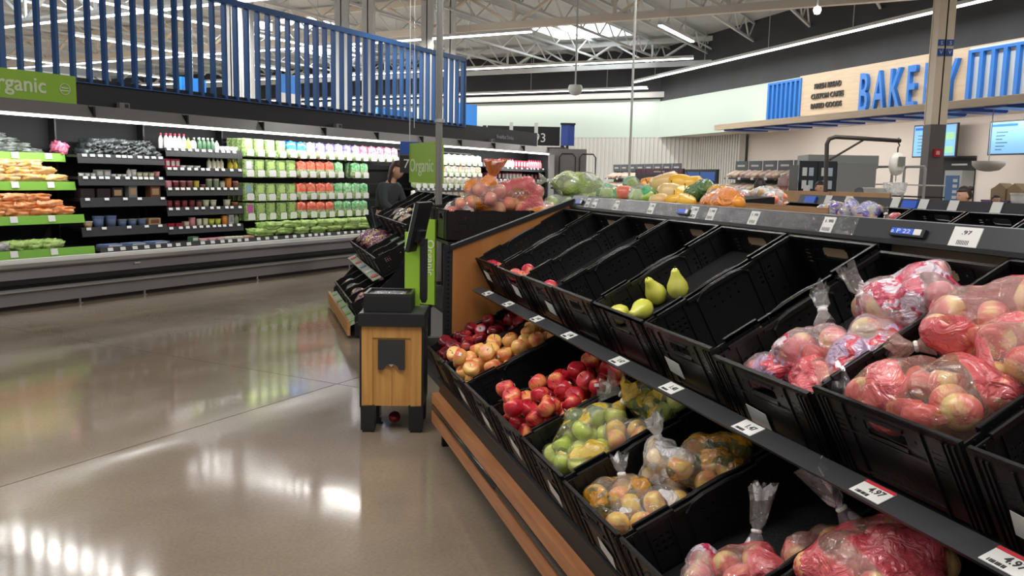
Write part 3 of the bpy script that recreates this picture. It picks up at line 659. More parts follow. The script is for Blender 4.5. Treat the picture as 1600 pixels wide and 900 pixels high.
# ------------------------------------------------------------------ crates
CW, CLN, CH = .405, .58, .2
CRT = mat('crate_black', (.008, .0075, .008), .36, bump=.12, bs=90, spec=.45)
def holewall(mb, U, V, holes, th, M, mask=None):
    """perforated board: U x V, thickness th; holes = rectangles; M maps (u, v, depth) to space"""
    us = sorted({0, U, *[h[0] for h in holes], *[h[1] for h in holes]}); vs = sorted({0, V, *[h[2] for h in holes], *[h[3] for h in holes]})
    nu, nv = len(us)-1, len(vs)-1
    def solid(i, j):
        if not (0 <= i < nu and 0 <= j < nv): return False
        cu, cv = (us[i]+us[i+1])/2, (vs[j]+vs[j+1])/2
        return not any(h[0] < cu < h[1] and h[2] < cv < h[3] for h in holes)
    idx = {}; V_ = []; F = []
    def vid(i, j, k):
        if (i, j, k) not in idx: idx[i, j, k] = len(V_); V_.append(M @ Vector((us[i], vs[j], k*th)))
        return idx[i, j, k]
    for i in range(nu):
        for j in range(nv):
            if not solid(i, j): continue
            F.append((vid(i, j, 0), vid(i+1, j, 0), vid(i+1, j+1, 0), vid(i, j+1, 0))); F.append((vid(i, j, 1), vid(i, j+1, 1), vid(i+1, j+1, 1), vid(i+1, j, 1)))
            for di, dj, a, b in ((-1, 0, (i, j), (i, j+1)), (1, 0, (i+1, j), (i+1, j+1)), (0, -1, (i, j), (i+1, j)), (0, 1, (i, j+1), (i+1, j+1))):
                if not solid(i+di, j+dj): F.append((vid(*a, 0), vid(*b, 0), vid(*b, 1), vid(*a, 1)))
    mb.add(V_, F)
def grid_holes(u0, v0, nu, nv, du, dv, w, h):
    return [(u0+i*du, u0+i*du+w, v0+j*dv, v0+j*dv+h) for i in range(nu) for j in range(nv)]
def side_mesh(mir):
    mb = MB(); L = CLN
    H = []
    for c in (.10, .44): H += grid_holes(c-.02, .105, 3, 3, .02, .018, .010, .007)
    H += grid_holes(.235, .12, 4, 2, .032, .03, .007, .007) + grid_holes(.05, .05, 2, 1, .03, .03, .012, .006) + grid_holes(.48, .05, 2, 1, .03, .03, .012, .006)
    H += [(.0, .05, CH-.008, CH), (.16, .42, CH-.008, CH)]
    M = Matrix(((0, 0, 1 if not mir else -1, 0 if not mir else CW), (1, 0, 0, 0), (0, 1, 0, -CH), (0, 0, 0, 1)))
    holewall(mb, L, CH, H, .004, M)
    o = -.0 if not mir else CW
    sg_ = 1 if not mir else -1
    x0, x1 = sorted((o, o+sg_*.011))
    mb.box(x0, x1, .05, .16, -.012, 0).box(x0, x1, .42, L, -.012, 0).box(x0, x1, .16, .42, -.02, -.008)
    for y in (.03, .07, .14, .19, .39, .44, .51, .55): 
        a, b = sorted((o-sg_*.002, o+sg_*.008)); mb.box(a, b, y, y+.004, -CH, -.012)
    # handle hump on the outer side
    mb.tube([(o+sg_*.006, .19, -.03), (o+sg_*.006, .21, -.012), (o+sg_*.006, .25, -.006), (o+sg_*.006, .33, -.006), (o+sg_*.006, .37, -.012), (o+sg_*.006, .39, -.03)], .006, 6)
    return mb.mesh('side_wall', CRT)
def end_mesh(front):
    mb = MB(); W = CW
    H = [(.15, .255, CH-.068, CH-.03), (.144, .15, CH-.06, CH-.038), (.255, .261, CH-.06, CH-.038)]
    H += grid_holes(.05, CH-.05, 1, 4, .02, -.014, .026, .004) + grid_holes(.325, CH-.05, 1, 4, .02, -.014, .026, .004) + grid_holes(.10, CH-.045, 2, 1, .017, .01, .007, .007) + grid_holes(.285, CH-.045, 2, 1, .017, .01, .007, .007)
    y = 0 if front else CLN; s_ = 1 if front else -1
    M = Matrix(((1, 0, 0, 0), (0, 0, s_, y), (0, 1, 0, -CH), (0, 0, 0, 1)))
    holewall(mb, W, CH, H, .004, M)
    a, b = sorted((y, y+s_*.011)); mb.box(0, W, a, b, -.012, 0)
    a, b = sorted((y-s_*.004, y+s_*.006))
    for x in (.012, .028, .040, .09, .308, .360, .372, .388): mb.box(x, x+.005, a, b, -CH, -.012)
    mb.box(.09, .312, a, b, -.082, -.077).box(.09, .312, a, b, -CH+.012, -CH+.018)
    mb.box(.145, .26, a, b, -.030, -.024).box(.145, .26, a, b, -.074, -.068)
    return mb.mesh('end_wall', CRT)
SIDE = [side_mesh(0), side_mesh(1)]; END = [end_mesh(1), end_mesh(0)]
mb = MB(); holewall(mb, CW-.01, CLN-.01, grid_holes(.06, .06, 8, 11, .036, .042, .016, .012), .004, T((.005, .005, -CH)))
BASE = mb.mesh('crate_base', CRT)
CARDM = MB().box(0, .085, -.0035, -.0025, -.055, 0).mesh('label_card', PAPER)
def crate_proto(r):
    put('crate_base', BASE, r)
    for m_ in SIDE: put('side_wall', m_, r)
    for m_ in END: put('end_wall', m_, r)
CRS = []
def crate(M, label, group, card=None):
    c = root('plastic_crate', label, 'crate', M, group); crate_proto(c)
    CRS.append(c)
    if card: put('label_card', CARDM, c, T((card[0], -.003, card[1])) @ RY(card[2]))
    return c

# ------------------------------------------------------------------ fruit
def apple_mesh(name, m, r=.037, sq=.9, shoulder=1.0):
    pr = []
    N_ = 13
    for i in range(N_):
        a = PI*i/(N_-1); rr = math.sin(a)**.86; z = -math.cos(a)
        if i > N_-4: z -= .22*(1-math.sin(a))*1.3
        if i < 3: z += .12*(1-math.sin(a))
        pr.append((max(.0008, rr*r*(1+.06*z)), z*r*sq))
    mb = MB(); mb.lathe(pr, 18); return mb.mesh(name, m, True)
def apple_mat(name, base, blush, amount, dark=None):
    m = bpy.data.materials.new(name); m.use_nodes = True; nt = m.node_tree; N = nt.nodes; Lk = nt.links
    b = N['Principled BSDF']; b.inputs['Roughness'].default_value = .28
    tc = N.new('ShaderNodeTexCoord'); oi = N.new('ShaderNodeObjectInfo')
    va = N.new('ShaderNodeVectorMath'); va.operation = 'MULTIPLY_ADD'; Lk.new(oi.outputs['Random'], va.inputs[0]); va.inputs[1].default_value = (91, 77, 53); Lk.new(tc.outputs['Object'], va.inputs[2])
    n1 = N.new('ShaderNodeTexNoise'); n1.inputs['Scale'].default_value = 16; n1.inputs['Detail'].default_value = 1; Lk.new(va.outputs[0], n1.inputs['Vector'])
    mp = N.new('ShaderNodeMapping'); mp.inputs['Scale'].default_value = (220, 220, 18); Lk.new(tc.outputs['Object'], mp.inputs[0])
    n2 = N.new('ShaderNodeTexNoise'); n2.inputs['Scale'].default_value = 1; n2.inputs['Detail'].default_value = 2; Lk.new(mp.outputs[0], n2.inputs['Vector'])
    md = N.new('ShaderNodeMath'); md.operation = 'MULTIPLY_ADD'; Lk.new(n2.outputs['Fac'], md.inputs[0]); md.inputs[1].default_value = .25; Lk.new(n1.outputs['Fac'], md.inputs[2])
    rp = N.new('ShaderNodeValToRGB'); e = rp.color_ramp.elements; t = .625 - (amount-.5)*.55
    e[0].position = t-.07; e[1].position = t+.07; e[0].color = (*base, 1); e[1].color = (*blush, 1)
    if dark: d = e.new(min(.98, t+.22)); d.color = (*dark, 1)
    Lk.new(md.outputs[0], rp.inputs[0]); Lk.new(rp.outputs[0], b.inputs['Base Color']); return m
AM = {'dark': apple_mat('dark_red_apple', (.42, .06, .04), (.26, .006, .015), .8, (.10, .002, .008)),
      'peach': apple_mat('peach_yellow_apple', (.88, .52, .16), (.80, .24, .10), .40, (.6, .05, .04)),
      'red': apple_mat('red_apple', (.80, .30, .10), (.62, .03, .05), .66, (.40, .008, .02)),
      'pink': apple_mat('pink_red_apple', (.75, .25, .12), (.60, .03, .07), .7),
      'pinkbag': apple_mat('pink_blush_apple', (.80, .62, .22), (.70, .12, .12), .6),
      'green': apple_mat('green_apple', (.50, .62, .07), (.62, .66, .16), .5),
      'gold': apple_mat('golden_apple', (.78, .52, .08), (.72, .26, .08), .45),
      'pear': apple_mat('yellow_green_pear', (.62, .62, .08), (.68, .66, .14), .5),
      'orange': apple_mat('orange_citrus', (.85, .32, .03), (.88, .40, .08), .5), 'grapefruit': apple_mat('grapefruit', (.88, .42, .16), (.82, .2, .14), .5),
      'melon': apple_mat('pale_melon', (.78, .58, .27), (.74, .50, .22), .5), 'squash': apple_mat('yellow_melon', (.88, .48, .04), (.9, .55, .09), .5),
      'lime': apple_mat('lettuce_green', (.45, .60, .16), (.28, .45, .08), .5), 'potato': apple_mat('potato', (.66, .46, .24), (.60, .36, .18), .5), 'onion': apple_mat('sweet_potato', (.70, .36, .22), (.72, .42, .26), .5)}
STEMM = MB().tube([(0, 0, 0), (.001, 0, .008), (.004, .001, .016)], [.0012, .0012, .0018], 5).mesh('stem', mat('stem_brown', (.10, .055, .02), .7))
STICK = MB().box(-.008, .008, -.0385, -.0355, -.005, .006).mesh('fruit_sticker', PAPER)
def apple_thing(kind, label, M, group, R_=.037, cat='apple', sticker=False, name=None):
    key = 'apple_' + kind
    if key not in MESH: MESH[key] = apple_mesh('apple', AM[kind])
    o = put(name or cat, MESH[key], None, M @ SCL(R_/.037, R_/.037, R_/.037)); tag(o, label, cat, group)
    if R_ > .03: put('stem', STEMM, o, T((0, 0, .024)))
    if sticker: put('fruit_sticker', STICK, o)
    return o
def rrot(rg, lean=.9):
    return RZ(rg.uniform(0, 6.28)) @ RX(rg.uniform(-lean, lean)) @ RY(rg.uniform(-lean, lean))
def settle(n, u0, u1, v0, v1, w0, r, rg, seed_pts=(), hmax=9):
    """drop spheres one by one into a box, each at the lowest free spot it finds"""
    P = [Vector(p) for p in seed_pts]; out = list(P)
    for _ in range(n):
        best = None
        for t in range(70):
            u, v = rg.uniform(u0+r, u1-r), rg.uniform(v0+r, v1-r); w = w0+r
            for q in P:
                d2 = (q.x-u)**2 + (q.y-v)**2
                if d2 < (2*r)**2: w = max(w, q.z + math.sqrt((2*r)**2-d2))
            c = w + .12*(v-v0)
            if best is None or c < best[0]: best = (c, Vector((u, v, w)))
        if best[1].z < hmax: P.append(best[1]); out.append(best[1])
    return out
PADS = set()
def pad(Ms, w):
    k = tuple(round(x, 2) for x in Ms.translation)
    if k in PADS: return
    PADS.add(k)
    for o in CRS:
        if (o.matrix_basis.translation - Ms.translation).length < .001: put('crate_liner', LINER, o, T((0, 0, w-.008)))
# ------------------------------------------------------------------ bags of fruit
def bag_mesh(name, cs, rs, m, seed=0, sub=4, squeeze=.84, wr=.008):
    bm = bmesh.new(); bmesh.ops.create_icosphere(bm, subdivisions=sub, radius=1)
    c0 = sum(cs, Vector())/len(cs); off = Vector((seed*1.3, seed*.7, seed*2.1))
    for v in bm.verts:
        d = v.co.normalized(); sup = max((c-c0).dot(d) + r for c, r in zip(cs, rs)); ex = 0
        for c, r in zip(cs, rs):
            k = c-c0; b = k.dot(d); disc = (r*1.04)**2 - (k.length_squared - b*b)
            if disc > 0: ex = max(ex, b + math.sqrt(disc))
        rad = max(ex, squeeze*sup) + .003
        n1 = noise.noise(d*2.6+off); n2 = abs(noise.noise(d*5.5+off)) + .6*abs(noise.noise(d*12+off)); 
        v.co = c0 + d*(rad + wr*n1 + wr*1.1*n2)
    bmesh.ops.smooth_vert(bm, verts=bm.verts, factor=.5, use_axis_x=True, use_axis_y=True, use_axis_z=True)
    me = bpy.data.meshes.new(name); bm.to_mesh(me); bm.free(); me.materials.append(m)
    me.polygons.foreach_set('use_smooth', [True]*len(me.polygons)); return me
def neck_mesh(m, seed, L=.1, w=.045):
    rg = random.Random(seed); mb = MB(); n = 16; vs = []; fs = []
    prof = [(.028, -.02), (.012, .012), (.008, .02), (.016, .035), (w*.8, L*.7), (w, L)]
    for i, (r, z) in enumerate(prof):
        for k in range(n):
            a = 2*PI*k/n; rr = r*(1 + (.45*math.sin(a*3+seed) + .3*math.sin(a*5+seed*2))*(i/5))
            vs.append((rr*math.cos(a), rr*.45*math.sin(a) if i > 3 else rr*math.sin(a), z + (.012*math.sin(a*4+seed) if i == 5 else 0)))
    for i in range(len(prof)-1):
        for k in range(n): fs.append((i*n+k, i*n+(k+1) % n, (i+1)*n+(k+1) % n, (i+1)*n+k))
    mb.add(vs, fs); return mb.mesh('bag_neck', m, True)
FI = {'pinkflower': film('film_pink', (.62, .05, .12), .42, .30, 8, (.85, .62, .66), (.75, .62, .72)), 'lilac': film('film_lilac', (.55, .38, .58), .5, .3, 9, (.85, .7, .74), (.7, .04, .08)),
      'coral': film('film_coral', (.80, .10, .13), .72, .24, 5, (.92, .5, .42)), 'coral2': film('film_coral_clear', (.80, .14, .16), .56, .17, 6, (.95, .55, .42)),
      'yell': film('film_yellow', (.80, .52, .02), .42, .08, 8, (.9, .92, .7)), 'yelg': film('film_yellow_green_print', (.10, .17, .07), .36, .09, 6, (.85, .9, .5), (.8, .55, .03)),
      'amber': film('film_amber', (.66, .30, .02), .58, .16, 6, (.85, .70, .5), (.10, .12, .04)), 'clear': film('film_clear', (.8, .8, .8), .26, .10, 14), 'orangef': film('film_orange', (.9, .28, .02), .62, .25, 4, (.95, .75, .7)),
      'greenf': film('film_green', (.02, .42, .12), .4, .24, 6, (.82, .9, .75)), 'purplef': film('film_purple', (.2, .02, .2), .62, .5, 12, (.5, .2, .4), (.75, .4, .05)), 'white': film('film_white', (.72, .72, .74), .5, .35, 16),
      'violet': film('film_violet', (.16, .13, .5), .5, .5, 22, (.78, .78, .85)), 'lettucef': film('film_lettuce', (.38, .52, .14), .55, .35, 9, (.8, .9, .65)), 'net': film('net_green', (.05, .18, .05), .6, .5, 40, (.2, .35, .1)), 'netorange': film('net_orange', (.85, .42, .02), .6, .5, 40, (.9, .55, .1))}
BAGN = [0]
def bag(label, cat, M, kind, filmk, size, r, n, group=None, neck=None, name=None, fill_seed=None, sub=4, squeeze=.84):
    """size = half extents of the bag; origin on its underside; neck = (point, direction) in bag space"""
    BAGN[0] += 1; rg = random.Random(fill_seed or BAGN[0]*7+3)
    rt = root(name or cat.replace(' ', '_'), label, cat, M, group)
    a, b, c = size; cs = []; tries = 0
    while len(cs) < n and tries < 900:
        tries += 1
        p = Vector((rg.uniform(-1, 1)*(a-r), rg.uniform(-1, 1)*(b-r), rg.uniform(r, max(r+.001, 2*c-r))))
        if (p.x/max(a-r*.7, .01))**2 + (p.y/max(b-r*.7, .01))**2 > 1.15: continue
        if all((p-q).length > r*1.82 for q in cs): cs.append(p)
    if len(cs) < 2: cs = [Vector((-a+r, 0, r)), Vector((a-r, 0, r))]
    if kind:
        key = 'apple_' + kind
        if key not in MESH: MESH[key] = apple_mesh('apple', AM[kind])
        nm = cat.split(' of ')[-1].rstrip('s').replace(' ', '_') if ' of ' in cat else 'fruit'
        for p in cs: put(nm, MESH[key], rt, T(p) @ rrot(rg, 1.5) @ SCL(r/.037, r/.037, r/.037))
    put('bag_film', bag_mesh('bag_film', cs, [r]*len(cs), FI[filmk], BAGN[0], sub, squeeze), rt)
    if neck:
        p, d = Vector(neck[0]), Vector(neck[1]).normalized()
        q = d.to_track_quat('Z', 'Y').to_matrix().to_4x4()
        me = neck_mesh(FI[neck[2]] if len(neck) > 2 else FI['clear'], BAGN[0], *(neck[3] if len(neck) > 3 else (.1, .045)))
        put('bag_neck', me, rt, T(p) @ q @ RZ(rg.uniform(0, 3)))
        MBt = MESH.setdefault('tie', MB().lathe([(.012, -.004), (.0135, 0), (.012, .004)], 10).mesh('tie', PAPER)); put('twist_tie', MBt, rt, T(p + d*.016) @ q)
    return rt

# ------------------------------------------------------------------ apple stand
SP = .421; TT, TZ, TA = 0, 1.059, .499       # top row: front edge depth, rim height, tilt
BT, BZ, BA, BX = -.274, .592, .43, .0565     # bottom row
NX = 9.1*SP
st = root('apple_stand', 'black two tier produce stand with wood end panel and wooden bumper, carrying the apple crates', 'display stand', MD)
def sb(name, m, *b): return MB().box(*b).build(name, m, st)
X1 = 4.6
# end panel with frame
MB().prism([(-.118, .12), (-.118, 1.105), (.6, 1.372), (.6, .12)], -.045, -.022, 'x').build('wood_end_panel', WOODO, st)
MB().prism([(-.135, 1.10), (-.135, 1.125), (.61, 1.402), (.61, 1.377)], -.055, -.012, 'x').build('panel_top_trim', BLK2, st)
up = MB(); holewall(up, .045, 1.13, grid_holes(.016, .03, 1, 43, .02, .025, .012, .012), .004, Matrix(((0, 0, 1, -.03), (1, 0, 0, -.163), (0, 1, 0, 0), (0, 0, 0, 1))))
up.box(-.034, -.022, -.163, -.158, 0, 1.13).box(-.05, -.034, -.165, -.118, 0, 1.125)
up.build('perforated_upright', BLK2, st)
sb('back_panel', mat('beige_back', (.36, .25, .15), .6), -.03, X1, .6, .615, .2, 1.36)
sb('lower_back_panel', BLK2, -.03, X1, .42, .43, .12, .86)
sb('toe_kick', BLK2, -.02, X1, -.12, -.10, 0, .18)
sb('base_deck', BLK2, -.02, X1, -.22, .6, .17, .19)
MB().prism([(-.19, .31), (-.175, .40), (-.165, .40), (-.175, .19), (-.188, .19)], -.02, X1, 'x').build('front_apron', BLK2, st)
# bumper: upper board, recessed steel rail, lower board
MB().prism([(-.228, .262), (-.228, .312), (-.188, .318), (-.188, .262)], -.02, X1, 'x').build('upper_bumper_board', WOODT, st)
MB().prism([(-.228, .15), (-.228, .215), (-.188, .215), (-.188, .15)], -.02, X1, 'x').build('lower_bumper_board', WOODT, st)
sb('bumper_channel', BLK2, -.02, X1, -.206, -.188, .215, .262)
for x0, x1 in ((-.015, 1.262), (1.285, X1)):
    MB().tube([(x0, -.216, .238), (x1, -.216, .238)], .0165, 10).build('bumper_bar', mat('dark_rubber_steel', (.05, .055, .055), .25, metal=.6), st, None, True)
# sloping decks under the crates
def tilt_frame(t0, z0, a): return T((0, t0, z0)) @ RX(a)
MB().box(-.02, X1, -.0, .62, -.228, -.21, tilt_frame(TT, TZ, TA)).build('upper_sloping_shelf', BLK2, st)
MB().box(-.02, X1, -.01, .62, -.228, -.21, tilt_frame(BT, BZ, BA)).build('lower_sloping_shelf', BLK2, st)
sb('rear_post', BLK2, 2.35, 2.47, .555, .6, .2, 1.34)
sb('rear_post', BLK2, 3.9, 4.0, .555, .6, .2, 1.34)
# price rail
MB().prism([(-.02, .888), (.035, .907), (.06, .88), (.0, .872)], .02, X1, 'x').build('price_rail', DKG, st)
RAILT = [.628, 1.063, 1.453, 1.926, 2.301, 2.708, 3.154, 3.476, .25, 3.95]
for i, x in enumerate(RAILT):
    M = Matrix(((1, 0, 0, x), (0, .055, .013, -.018), (0, .013, -.055, .890), (0, 0, 0, 1)))
    M = T((x, .008, .8985)) @ RX(math.atan2(.019, .055))
    t_ = MB().box(-.042, .042, -.024, .022, 0, .002).build('price_tag', PAPER, st, M)
    red = i in (6, 7)
    if red: MB().box(-.042, .042, .015, .023, .002, .003).build('red_edge', RED, t_)
    text('price_print', '4.97' if red else ('1.47' if i % 2 else '1.48'), .023, .0004, PRINT, t_, T((.008, .002, .0024)), .0004)
    b_ = MB()
    for j in range(9): b_.box(-.03+j*.004, -.028+j*.004+(.001 if j % 3 else 0), -.02, -.012, .002, .0026)
    b_.build('bar_code', PRINT, t_)
# top sign ledge
LED_ = [(.56, 1.343), (.585, 1.403), (.72, 1.398), (.72, 1.385), (.60, 1.385), (.575, 1.338)]
lm = mat('ledge_charcoal', (.045, .047, .055), .32, metal=.2)
MB().prism(LED_, .15, X1, 'x').build('sign_ledge', lm, st)
MB().prism([(a, b+.004) for a, b in LED_], -.05, .17, 'x').build('sign_ledge_end', lm, st)
MB().prism([(.55, 1.338), (.552, 1.35), (.562, 1.35), (.562, 1.335)], -.05, X1, 'x').build('ledge_lip', BLK2, st)
lsl = math.atan2(.060, .025)
CLEARP = film('clear_sleeve', (.6, .6, .6), .12, .01, 4, gf=.08)
MB().box(.0, 2.35, .002, .062, 0.003, .004).build('clear_sleeve', CLEARP, st, T((0, .56, 1.343)) @ RX(lsl))
SLEEVE = mat('sleeve_glints', (.85, .85, .85), .12)
LT = [(.094, 'b'), (.20, 't'), (.30, 't'), (.578, 't'), (.968, 't'), (1.289, 'b'), (1.36, 's'), (1.50, 't'), (1.80, 't'), (2.217, 't'), (2.568, 'B'), (2.76, 'T'), (3.4, 'T')]
for x, k in LT:
    M = T((x, .5725, 1.3735)) @ RX(lsl) @ SCL(1, .55, 1)
    if k in 'bB':
        w_ = .13 if k == 'B' else .1
        s_ = MB().box(-w_/2, w_/2, -.03, .012, 0, .012).build('digital_shelf_label', BLK2, st, M)
        MB().box(-w_/2+.006, w_*.18, -.02, .01, .012, .013).build('blue_display', mat('label_blue', (.03, .13, .75), .4), s_)
        MB().box(w_*.2, w_/2-.012, -.02, .01, .012, .013).build('white_display', PAPER, s_)
        if k == 'B': text('lettering', 'a P 22', .03, .0003, PAPER, s_, T((-.022, -.006, .0132)))
    else:
        w_, h_ = (.09, .105) if k == 'T' else (.055, .1)
        t_ = MB().box(-w_/2, w_/2, -h_/2-.005, h_/2-.005, 0, .0022).build('price_tag', PAPER, st, M)
        text('price_print', '.97' if k == 'T' else '1.98', .026, .0003, PRINT, t_, T((0, .02, .0025)), .0004)
        b_ = MB()
        for j in range(8): b_.box(-.02+j*.005, -.018+j*.005, -.04, -.018, .0022, .0028)
        b_.build('bar_code', PRINT, t_)

TOPC = {0: (.09, -.06, .12), 1: (.18, -.07, .1), 2: (.22, -.09, .1), 5: (.07, -.10, .1), 6: (.09, -.12, .08), 8: (.06, -.1, .12)}
TN = ['empty but for two red apples', 'with three red apples in front', 'nearly empty', 'empty with no card', 'holding yellow green pears', 'wide empty', 'holding pink and lilac apple bags', 'holding coral printed apple bags', 'at the right edge', 'outermost']
topM = []; botM = []
for k in range(10):
    dz = (0, -.004, .002, .004, .002, 0, -.016, .003, 0, 0)[k]
    M = MD @ T((k*SP+.006, TT, TZ+dz)) @ RX(TA) ; topM.append(M)
    crate(M, 'black crate %s, %s from wood panel, upper row' % (TN[k], ORD[k]), 'crates in the upper row of the apple stand', TOPC.get(k))
BN = ['of dark red apples', 'of peach yellow apples', 'standing empty', 'of red apples', 'of green apple bags', 'of amber apple bags', 'with one pink bag in front', 'with large coral bag', 'at the near end', 'outermost']
BOTC = {1: (.2, -.08, .3), 2: (.2, -.08, .35), 3: (.22, -.06, .4), 4: (.2, -.09, .4), 5: (.2, -.1, .4)}
for k in range(9):
    M = MD @ T((BX+k*SP+.006, BT, BZ+(.008 if k in (3, 4) else 0))) @ RX(BA); botM.append(M)
    crate(M, 'black crate %s, %s from kiosk, lower row' % (BN[k], ORD[k]), 'crates in the lower row of the apple stand', BOTC.get(k))
FL = -CH+.004
# loose apples
LINER = MB().box(.008, CW-.008, .008, CLN-.008, 0, .008).mesh('crate_liner', BLK)
def fill(Ms, kind, words, n, u0, u1, v0, v1, r, seed, grp, where, w0=-.10, seeds=(), hmax=9, stick=.4, cat='apple'):
    rg = random.Random(seed)
    pad(Ms, w0)
    pts = settle(n, u0, u1, v0, v1, FL if w0 is None else w0, r, rg, seeds, hmax)
    pts = pts if seeds else pts
    order = sorted(range(len(pts)), key=lambda i: (pts[i].y, pts[i].x)); rank = {i: j for j, i in enumerate(order)}
    for i, p in enumerate(pts):
        apple_thing(kind, '%s, %s from front in %s' % (words, ORD[rank[i]], where), Ms @ T(p) @ rrot(rg), grp, r, cat, rg.random() < stick)
fill(botM[0], 'dark', 'dark red apple', 38, .012, .393, .012, .56, .0375, 1, 'dark red apples in the lower row', 'the first lower crate')
fill(botM[1], 'peach', 'peach yellow apple', 42, .012, .393, .012, .56, .039, 2, 'peach yellow apples in the lower row', 'the second lower crate')
fill(botM[3], 'red', 'shiny red apple', 48, .012, .393, .012, .57, .038, 4, 'red apples in the lower row', 'the fourth lower crate')
fill(topM[0], 'pink', 'pink red apple', 2, .012, .2, .012, .16, .035, 5, 'apples left in the upper row', 'the first upper crate')
fill(topM[1], 'pink', 'pink red apple', 3, .012, .24, .012, .15, .036, 6, 'apples left in the upper row', 'the second upper crate')
fill(topM[2], 'pink', 'pink red apple', 1, .10, .22, .012, .10, .036, 7, 'apples left in the upper row', 'the third upper crate')
# pears in the fifth upper crate
def pear_mesh():
    pr = [(.001, -.044), (.016, -.044), (.030, -.036), (.038, -.016), (.036, .006), (.026, .026), (.018, .042), (.014, .056), (.009, .064), (.001, .062)]
    return MB().lathe(pr, 18).mesh('pear', AM['pear'], True)
MESH['pear'] = pear_mesh(); pad(topM[4], -.10)
for i, (u, v, w_, rx, ry, s_) in enumerate(((.09, .20, -.055, .15, .2, 1.0), (.15, .262, -.055, -.2, .15, .98), (.15, .105, -.062, 1.3, .5, .95), (.07, .045, -.062, 1.4, -.9, .95))):
    o = put('pear', MESH['pear'], None, topM[4] @ T((u, v, w_)) @ RX(rx) @ RY(ry) @ SCL(s_, s_, s_)); tag(o, 'yellow green pear, %s one listed from the middle of the pear crate' % ORD[i], 'pear', 'pears in the upper row')
    put('stem', STEMM, o, T((0, 0, .058)))
c6, c7, c8 = topM[6], topM[7], topM[8]
g1 = 'printed apple bags in the upper row'
pad(c6, -.12); pad(c7, -.13)
U = -.118
bag('lilac printed apple bag at the front left of the seventh upper crate', 'bag of apples', c6 @ T((.11, .085, U)) @ RZ(.3), 'pinkbag', 'lilac', (.09, .08, .05), .035, 5, g1)
bag('red footed clear apple bag at the front right of the seventh upper crate', 'bag of apples', c6 @ T((.27, .09, U)) @ RZ(-.3), 'pinkbag', 'coral', (.10, .075, .05), .035, 6, g1)
bag('red and clear apple bag with raised knotted tail, seventh upper crate', 'bag of apples', c6 @ T((.17, .20, U+.02)) @ RZ(.6), 'pinkbag', 'pinkflower', (.10, .085, .055), .035, 6, g1, ((.0, .09, .085), (-.15, .9, .8), 'clear', (.08, .035)))
bag('pale pink flowered apple bag in the middle of the seventh upper crate', 'bag of apples', c6 @ T((.30, .24, U+.01)) @ RZ(1.2), 'pinkbag', 'lilac', (.11, .085, .06), .036, 7, g1, ((.06, .12, .12), (-.1, .5, 1), 'clear', (.09, .04)))
bag('large pink flowered apple bag at the back of the seventh upper crate', 'bag of apples', c6 @ T((.26, .41, U+.02)) @ RZ(.75), 'pinkbag', 'pinkflower', (.15, .11, .075), .037, 9, g1)
bag('plump coral printed apple bag at the back of the eighth upper crate', 'bag of apples', c7 @ T((.15, .35, U+.03)) @ RZ(.6), 'pinkbag', 'coral', (.15, .11, .075), .037, 9, g1, ((-.13, -.03, .06), (-1, -.3, .1), 'coral', (.07, .035)))
bag('long coral and clear apple bag in front in the eighth upper crate', 'bag of apples', c7 @ T((.20, .12, U+.01)) @ RZ(.1), 'pinkbag', 'coral2', (.18, .105, .065), .037, 11, g1, ((-.15, -.03, .06), (-1, -.2, .3), 'clear', (.07, .04)))
bag('stretched clear and coral apple bag at the right of the eighth upper crate', 'bag of apples', c7 @ T((.31, .32, U+.04)) @ RZ(1.2), 'pinkbag', 'coral2', (.16, .085, .065), .036, 8, g1)
fill(topM[8], 'dark', 'dark red apple', 4, .02, .2, .05, .25, .035, 9, 'apples in the ninth upper crate', 'the ninth upper crate')
fill(topM[9], 'red', 'red apple', 8, .05, .39, .05, .5, .035, 19, 'apples in the outermost upper crate', 'the outermost upper crate')
c4, c5, c6b, c7b = botM[4], botM[5], botM[6], botM[7]
g2 = 'apple bags in the lower row'
for c_ in (c4, c5): pad(c_, -.13)
pad(c6b, -.15); pad(c7b, -.15)
U = -.128
bag('green apple bag with green and yellow print and amber tail, fifth lower crate', 'bag of apples', c4 @ T((.13, .20, U+.02)) @ RZ(1.2), 'green', 'yelg', (.15, .10, .07), .037, 10, g2, ((.14, .0, .12), (.7, -.2, .6), 'yell', (.10, .045)))
bag('pale green apple bag at the front right of the fifth lower crate', 'bag of apples', c4 @ T((.27, .13, U+.02)) @ RZ(.5), 'green', 'yell', (.12, .09, .06), .037, 7, g2)
bag('green apple bag lying at the bottom front left of the fifth lower crate', 'bag of apples', c4 @ T((.12, .07, U)) @ RZ(.1), 'green', 'yelg', (.10, .06, .05), .036, 5, g2)
bag('blushing golden apple bag in the middle right of the fifth lower crate', 'bag of apples', c4 @ T((.30, .28, U+.02)) @ RZ(1.1), 'gold', 'clear', (.09, .08, .06), .036, 6, g2)
bag('green apple bag with dark green print at the back, fifth lower crate', 'bag of apples', c4 @ T((.21, .45, U+.03)) @ RZ(.3), 'green', 'yelg', (.16, .11, .07), .037, 10, g2, ((-.12, -.04, .10), (-.7, -.3, .6), 'clear', (.09, .05)))
bag('amber and clear apple bag at the front left of the sixth lower crate', 'bag of apples', c5 @ T((.12, .11, U)) @ RZ(1.1), 'gold', 'amber', (.12, .09, .055), .036, 7, g2, ((.03, .02, .10), (.2, .3, .9), 'clear', (.07, .05)))
bag('clear apple bag with amber patches at the front right, sixth lower crate', 'bag of apples', c5 @ T((.27, .14, U)) @ RZ(.9), 'gold', 'clear', (.12, .10, .05), .036, 7, g2)
